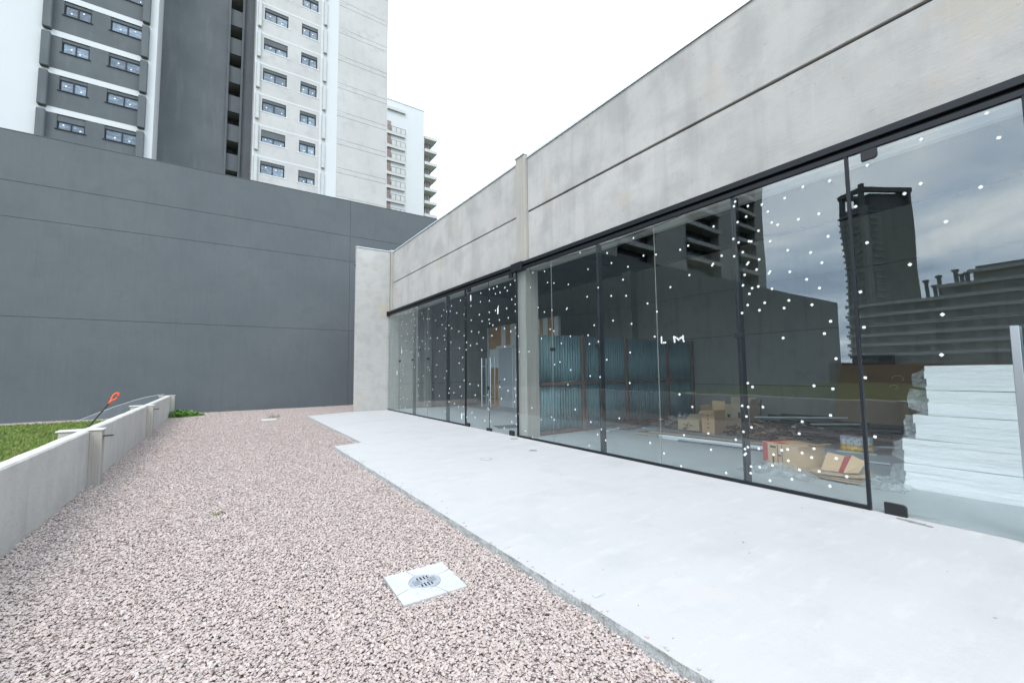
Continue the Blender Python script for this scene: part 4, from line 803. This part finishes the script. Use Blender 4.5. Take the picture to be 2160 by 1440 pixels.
# countable chair-like frame and rubble
heap = MB(); random.seed(4)
for k in range(330):
    c = random.choice(((10.6, 5.2, .7, .8), (11.3, 5.6, .8, .7), (10.1, 4.8, .5, .7), (9.9, 6.9, .6, .5), (11.4, 4.3, .9, .9), (9.45, 4.35, .35, .4)))
    x = random.gauss(c[0], c[2]*.5); y = random.gauss(c[1], c[3]*.5)
    if x > 12.7 or x < 9.0: continue
    z = max(.01, rnd(0, .28)*math.exp(-((x-c[0])**2+(y-c[1])**2)*1.2)); a = rnd(0, 6.28); l = rnd(.04, .22); tl = rnd(-.5, .5)
    heap.bar((x, y, z+.01), (x+math.cos(a)*l, y+math.sin(a)*l, max(.01, z+.01+tl*l)), rnd(.02, .12), rnd(.004, .03), m=random.randrange(5))
tag(heap.build('rubble', [m_timber, m_midd, m_carddark, m_inwall, m_card2]), 'heap of broken timber, board and metal scrap on the showroom floor', 'rubble', kind='stuff')
# leaning sheets at the rear
bs = MB().bar((11.75, 3.15, .34), (12.55, 3.15, 1.62), 1.75, .012, up=(1, 0, 0)).build('cardboard_sheet', m_carddark); tag(bs, 'large brown cardboard sheet leaning behind the scrap heap', 'cardboard')
for (y, z, r_) in ((2.95, 1.3, .10), (3.0, 1.12, .07)):
    xx = 11.75+.8*(z-.34)/1.28-.03
    MB().tube([(xx, y+r_*math.cos(q), z+r_*.7*math.sin(q)) for q in [k*5/12 for k in range(12)]], .008, 5).build('pale_arc', m_card2, bs)  # pale curved marks set on the face of the leaning sheet
tag(box('black_board', 12.62, 12.66, 3.05, 4.05, 1.0, 1.86, m_blackpl), 'black board leaning on the rear wall behind the cardboard sheet', 'board')
# cans
for i, (px, py) in enumerate(((1786, 951), (1797, 953), (1812, 955), (1830, 955))):
    b_ = at_z(px, py); h = at_x(px, py-33, b_.x).z; r_ = .088
    t = thing('paint_can', ('yellow and white can at the left end of the row of cans', 'second yellow and white can from the left of the row', 'yellow and white can just left of the black jamb', 'yellow and white can just right of the black jamb')[i], 'can', (b_.x, b_.y, 0))
    def ring(z0, z1, r0, r1): return MB().tube([(0, 0, z0), (0, 0, z1)], [r0, r1], 18)
    ring(.0, h*.5, r_, r_).build('lower_band', m_yellow, t, local=True, smooth=False); ring(h*.5, h*.95, r_, r_).build('label_band', m_canwhite, t, local=True); ring(h*.95, h, r_*1.03, r_*1.03).build('lid', m_alu, t, local=True)
# foam bundles
FX = 7.38
packs = [(1.765, 0, .315), (1.765, .32, .63), (1.635, .635, .94), (1.495, .945, 1.255), (1.50, 1.26, 1.565)]
names = ['bottom bundle of white foam boards by the glass door', 'second bundle from the floor in the white foam board stack', 'middle bundle of the white foam board stack', 'fourth bundle from the floor in the white foam board stack', 'top bundle of the white foam board stack']
random.seed(9)
def crumple(name, label, o, ux, uy, nx, ny, amp, cat='plastic film', seed=0, parent=None, local=False, taper=None):
    mb = MB(); o = Vector(o); ux = Vector(ux); uy = Vector(uy); nr = ux.cross(uy).normalized(); P = []
    for i in range(nx+1):
        for j in range(ny+1):
            s, t_ = i/nx, j/ny; tp = 1 if taper is None else 1-taper*s
            q = o+ux*s+uy*((t_-.5)*tp+.5); v = Vector((q.x*6+seed, q.y*6, q.z*6))
            q = q+nr*(noise.noise(v)*amp+noise.noise(v*2.7)*amp*.6+abs(noise.noise(v*5))*amp*.4)+ux.normalized()*noise.noise(v*1.7+Vector((5, 0, 0)))*amp*.7
            if q.z < .004: q.z = .004+abs(noise.noise(v*3))*.02
            P.append(q)
    for i in range(nx):
        for j in range(ny):
            k = i*(ny+1)+j; mb.quad(P[k], P[k+1], P[k+ny+2], P[k+ny+1])
    ob = mb.build(name, m_film, parent, local=local)
    return tag(ob, label, cat) if label else ob
for (yl, z0, z1), nm in zip(packs, names):
    t = thing('foam_board_bundle', nm, 'foam boards', (FX+.5, .5, z0), None, 'bundles of white foam boards'); n = 4; cut = [0]+sorted((q+rnd(.6, 1.4))/n for q in range(n-1))+[1]
    for k in range(n):
        a = z0+(z1-z0)*cut[k]+.0004; b = z0+(z1-z0)*cut[k+1]-.0004; dy = rnd(-.012, .012); dx = rnd(-.006, .006)
        mb = MB(); m_ = 14
        for q in range(m_):      # slightly wavy near edge
            ya = yl+dy-2.3*q/m_; yb = yl+dy-2.3*(q+1)/m_; w0 = .003*noise.noise(Vector((ya*4, k, z0))); w1 = .003*noise.noise(Vector((yb*4, k, z0))); s0 = .004*noise.noise(Vector((ya*1.5, 3, z0*9))); s1 = .004*noise.noise(Vector((yb*1.5, 3, z0*9)))
            mb.quad((FX+dx+w0, ya, a+s0), (FX+dx+w0, ya, b+s0), (FX+dx+w1, yb, b+s1), (FX+dx+w1, yb, a+s1)); mb.quad((FX+dx+w0, ya, b+s0), (FX+1.0, ya, b+s0), (FX+1.0, yb, b+s1), (FX+dx+w1, yb, b+s1)); mb.quad((FX+dx+w0, ya, a+s0), (FX+dx+w1, yb, a+s1), (FX+1.0, yb, a+s1), (FX+1.0, ya, a+s0))
        s0 = .004*noise.noise(Vector(((yl+dy)*1.5, 3, z0*9)))
        mb.quad((FX+dx, yl+dy, a+s0), (FX+1.0, yl+dy, a+s0), (FX+1.0, yl+dy, b+s0), (FX+dx, yl+dy, b+s0)); mb.quad((FX+1.0, yl+dy, a), (FX+1.0, yl-2.3, a), (FX+1.0, yl-2.3, b), (FX+1.0, yl+dy, b)); mb.quad((FX, yl-2.3, a), (FX, yl-2.3, b), (FX+1.0, yl-2.3, b), (FX+1.0, yl-2.3, a))
        mb.build('foam_sheet', m_foam, t)
    crumple('plastic_wrap', None, (FX+.03, yl+.005, z0+.01), (rnd(.0, .1), rnd(.1, .2), rnd(-.03, .05)), (.1, 0, z1-z0-.02), 14, 12, .03, seed=z0*7, parent=t, taper=rnd(.1, .5))
    crumple('plastic_wrap', None, (FX+.28, yl+.005, z0+.01), (rnd(.0, .2), rnd(.08, .16), rnd(-.03, .05)), (.5, 0, z1-z0-.02), 12, 12, .035, seed=z0*5+3, parent=t, taper=rnd(.1, .5))
# loose film on the floor
fa = at_z(1600, 1012); fb = at_z(1715, 1022)
def film_heap(name, label, c, rx, ry_, h, seed):
    mb = MB(); n, m = 30, 34; P = []
    for i in range(n+1):
        for j in range(m+1):
            u, v = i/n*2-1, j/m*2-1; q = Vector((c[0]+u*rx, c[1]+v*ry_, 0)); nn = Vector((q.x*5+seed, q.y*5, 0))
            e = max(0, 1-(u*u+v*v)); z = h*e*(.55+.9*abs(noise.noise(nn))+.5*abs(noise.noise(nn*2.6)))+.018*abs(noise.noise(nn*6))+.004
            q += Vector((noise.noise(nn*2+Vector((3, 1, 0))), noise.noise(nn*2+Vector((9, 4, 0))), 0))*.05; q.z = z; P.append(q)
    for i in range(n):
        for j in range(m): k = i*(m+1)+j; mb.quad(P[k], P[k+1], P[k+m+2], P[k+m+1])
    return tag(mb.build(name, m_film), label, 'plastic film')
film_heap('plastic_film', 'crumpled clear plastic film on the floor before the red striped carton', (6.92, 3.1), .26, .5, .16, 1)
film_heap('plastic_film', 'crumpled clear plastic film at the foot of the foam stack', (7.25, 1.98), .3, .3, .13, 8)
film_heap('plastic_film', 'crumpled clear plastic film behind the low carton', (10.4, 7.0), .35, .7, .34, 15)

# ================================================================== OUTDOOR DETAILS
def drain(name, label, c, s, z):
    t = thing(name, label, 'drain', (c[0], c[1], z+.008)); h = s/2; r = .118*s/.49
    # slab with a round hole, cut in four cracked pieces
    crack = [R(20), R(105), R(200), R(290)]; n = 48
    def edge(a):
        ca, sa = math.cos(a), math.sin(a); k = h/max(abs(ca), abs(sa)); return (ca*k, sa*k)
    for q in range(4):
        a0, a1 = crack[q]+.016, (crack[(q+1) % 4] if q < 3 else crack[0]+2*math.pi)-.016
        angs = sorted([a0+(a1-a0)*i/14 for i in range(15)]+[a for a in [R(45+90*k) for k in range(-1, 8)] if a0 < a < a1]); mb = MB()
        for a, b in zip(angs, angs[1:]):
            i0, i1 = (math.cos(a)*r*1.02, math.sin(a)*r*1.02), (math.cos(b)*r*1.02, math.sin(b)*r*1.02); o0, o1 = edge(a), edge(b)
            mb.quad((*i0, 0), (*o0, 0), (*o1, 0), (*i1, 0)); mb.quad((*o0, 0), (*o0, -.08), (*o1, -.08), (*o1, 0)); mb.quad((*i0, -.04), (*i0, 0), (*i1, 0), (*i1, -.04))
        for a in (a0, a1): i0 = (math.cos(a)*r*1.02, math.sin(a)*r*1.02); o0 = edge(a); mb.quad((*i0, 0), (*i0, -.05), (*o0, -.05), (*o0, 0))
        mb.build('slab_piece', m_slabw, t, local=True)
    # grate: disc with slots
    mb = MB(); res = 46; slots = []
    for sgn in (-1, 1):
        for k in range(4):
            o = (k-1.5)*.026; slots.append((o-.0055, o+.0055, sgn*.052-.026 if k in (1, 2) else sgn*.056-.02, sgn*.052+.026 if k in (1, 2) else sgn*.056+.018)); slots.append((sgn*.056-.032, sgn*.056+.03, o*.72-.0028, o*.72+.0028))
    xs_ = sorted({-r, r, *[v for q in slots for v in q[:2]], *[-r+2*r*i/res for i in range(res+1)]}); ys_ = sorted({-r, r, *[v for q in slots for v in q[2:]], *[-r+2*r*i/res for i in range(res+1)]})
    def clampc(x, y):
        l = math.hypot(x, y); return (x, y) if l <= r else (x*r/l, y*r/l)
    for a, b in zip(xs_, xs_[1:]):
        for c_, d in zip(ys_, ys_[1:]):
            mx_, my_ = (a+b)/2, (c_+d)/2
            if min(math.hypot(a, c_), math.hypot(b, c_), math.hypot(b, d), math.hypot(a, d)) > r: continue
            if any(q[0] < mx_ < q[1] and q[2] < my_ < q[3] for q in slots): continue
            mb.quad(*[(*clampc(*p), .004) for p in ((a, c_), (b, c_), (b, d), (a, d))])
    g = mb.build('grate', m_grate, t, local=True)
    MB().tube([(math.cos(a)*r, math.sin(a)*r, .003) for a in [2*math.pi*k/40 for k in range(40)]], .004, 6, closed=True).build('rim', m_grate, g, local=True)
    MB().tube([(0, 0, -.07), (0, 0, -.03)], r, 24).build('pit', m_blackpl, t, local=True)
    t.rotation_euler = (0, 0, R(-2)); return t
drain('floor_drain', 'white concrete drain slab with round metal grate in the near gravel', ((DR[0]+DR[1])/2, (DR[2]+DR[3])/2), .485, -.047)
fd = at_z(567, 885, -.05)
tag(MB().box(fd.x-.24, fd.x+.24, fd.y-.24, fd.y+.24, -.1, -.036).build('far_drain_slab', m_slabw, None, .006), 'small white concrete slab set in the gravel near the boundary wall', 'slab')
m_rust = mat('rusty_cover', (.24, .19, .15), .8, [(30, .4, .7, .5, (.38, .36, .33))])
for (px, py), lab, m, r_ in (((1025, 968), 'pale round floor cover in the apron, farthest from the glass', m_fin, .10), ((1125, 950), 'rusty round floor cover in the apron near the glass', m_rust, .075), ((1085, 925), 'round floor cover in the apron at the double door', m_rust, .085)):
    c = at_z(px, py); t = thing('floor_cover', lab, 'floor cover', (c.x, c.y, 0)); MB().tube([(0, 0, -.01), (0, 0, .003)], r_, 22).build('disc', m, t, local=True); MB().tube([(math.cos(a)*r_, math.sin(a)*r_, .002) for a in [2*math.pi*k/28 for k in range(28)]], .006, 5, closed=True).build('rim', m_slabedge, t, local=True)
# orange handled tool behind the wall
ty = 9.35
a, b = at_y(193, 893, ty), at_y(232, 848, ty); d = (b-a); foot = a-d*((a.z+.12)/d.z)
tl = thing('orange_handled_tool', 'black rod tool with orange loop handle leaning behind the low wall', 'tool', foot)
MB().tube([foot, a, b], .011, 8).build('rod', m_rubber, tl, smooth=True)
c = at_y(241, 838, ty); ax = (at_y(249, 829, ty)-b); L2 = ax.length; ax.normalize(); sx_ = Vector((ax.z, 0, -ax.x))
MB().tube([b+ax*(L2*(.62-.38*math.cos(q)))+sx_*(.031*math.sin(q)) for q in [2*math.pi*k/22 for k in range(22)]], .0115, 8, closed=True).build('loop_handle', m_orange, tl, smooth=True)
MB().tube([b-ax*.03, b+ax*(L2*.28)], [.014, .02], 8).build('grip', m_orange, tl, smooth=True)
# bent dark sheet leaning on the boundary wall
cp = [at_y(px, py, 22.36) for px, py in ((162, 888), (200, 873), (240, 858), (280, 845), (310, 837), (335, 832.5), (346, 831.5))]
mb = MB()
for p, q in zip(cp, cp[1:]): mb.quad((p.x, 22.2, -.12), (q.x, 22.2, -.12), (q.x, 22.36, q.z), (p.x, 22.36, p.z))
bsh = mb.build('bent_sheet', m_paint); tag(bsh, 'dark bent sheet with pale curved top edge against the boundary wall', 'sheet')
MB().tube(cp, .012, 6).build('edge_strip', m_bandl, bsh)
# weeds
def weed(name, label, c, rx, ry_, n, hmax, size, m=m_leaf):
    mb = MB(); rr = random.Random(int(c[0]*100+c[1]*10))
    for k in range(n):
        a = rr.uniform(0, 6.28); q = math.sqrt(rr.random()); x = c[0]+math.cos(a)*q*rx; y = c[1]+math.sin(a)*q*ry_; z = c[2]+rr.uniform(.01, hmax)*(1.1-q*q); s = size*rr.uniform(.6, 1.3); th = rr.uniform(0, 6.28); ti = rr.uniform(-.5, .7)
        u = Vector((math.cos(th), math.sin(th), ti))*s; v = Vector((-math.sin(th), math.cos(th), rr.uniform(-.3, .3)))*s*.42; p = Vector((x, y, z))
        mb.quad(p, p+u*.45+v, p+u, p+u*.45-v)
        if k % 6 == 0: mb.tube([(x, y, c[2]-.03), p], .002, 4)
    return tag(mb.build(name, m), label, 'plant')
p = at_z(376, 878, -.06); weed('weed_patch', 'bright green weed patch at the foot of the low wall end', (p.x-.1, p.y, -.07), .95, .75, 2000, .26, .08)
p = at_z(461, 1086, -.06); weed('small_weed', 'small olive weed alone in the middle of the gravel', (p.x, p.y, -.05), .055, .05, 26, .03, .024, m_leaf2)
p = at_z(578, 881, -.06); weed('sparse_weed', 'sparse green weed beside the far drain slab', (p.x, p.y, -.05), .25, .2, 90, .12, .05, m_leaf2)
# grit and leaf scraps on the apron
mb = MB(); rr = random.Random(3)
for k in range(70):
    x, y = rr.uniform(2.15, 5.8), rr.uniform(.3, 12)*rr.uniform(.4, 1); s = rr.uniform(.002, .006); a = rr.uniform(0, 3.1); l = s*rr.choice((1, 1.2, 3.5))
    mb.bar((x, y, .002), (x+math.cos(a)*l, y+math.sin(a)*l, .003), s, .003, m=rr.choice((0, 0, 1, 2)))
for k in range(60):
    y = rr.uniform(.3, 9.5); x = 2.07+abs(rr.gauss(0, .05)); s = rr.uniform(.006, .013); mb.bar((x, y, .004), (x+s, y+s*.6, .006), s, s*.8, m=4)
tag(mb.build('grit', [m_slabedge, m_timber, m_midd, m_fin, m_stone]), 'scattered grit and dry scraps on the concrete apron', 'grit', kind='stuff')
p = at_z(1262, 1254); tag(box('tile_chip', p.x-.045, p.x+.045, p.y-.018, p.y+.018, .001, .006, m_fin), 'small grey tile chip lying on the apron near the gravel', 'chip')
# splinter debris under the near glass door
p = at_z(1925, 1100); tag(MB().bar((p.x, p.y+.12, .008), (p.x-.02, p.y-.1, .006), .03, .006).bar((p.x-.03, p.y+.02, .006), (p.x-.05, p.y-.16, .005), .025, .004).build('mortar_scrap', m_slabedge), 'grey mortar scrap at the foot of the near glass door', 'scrap')
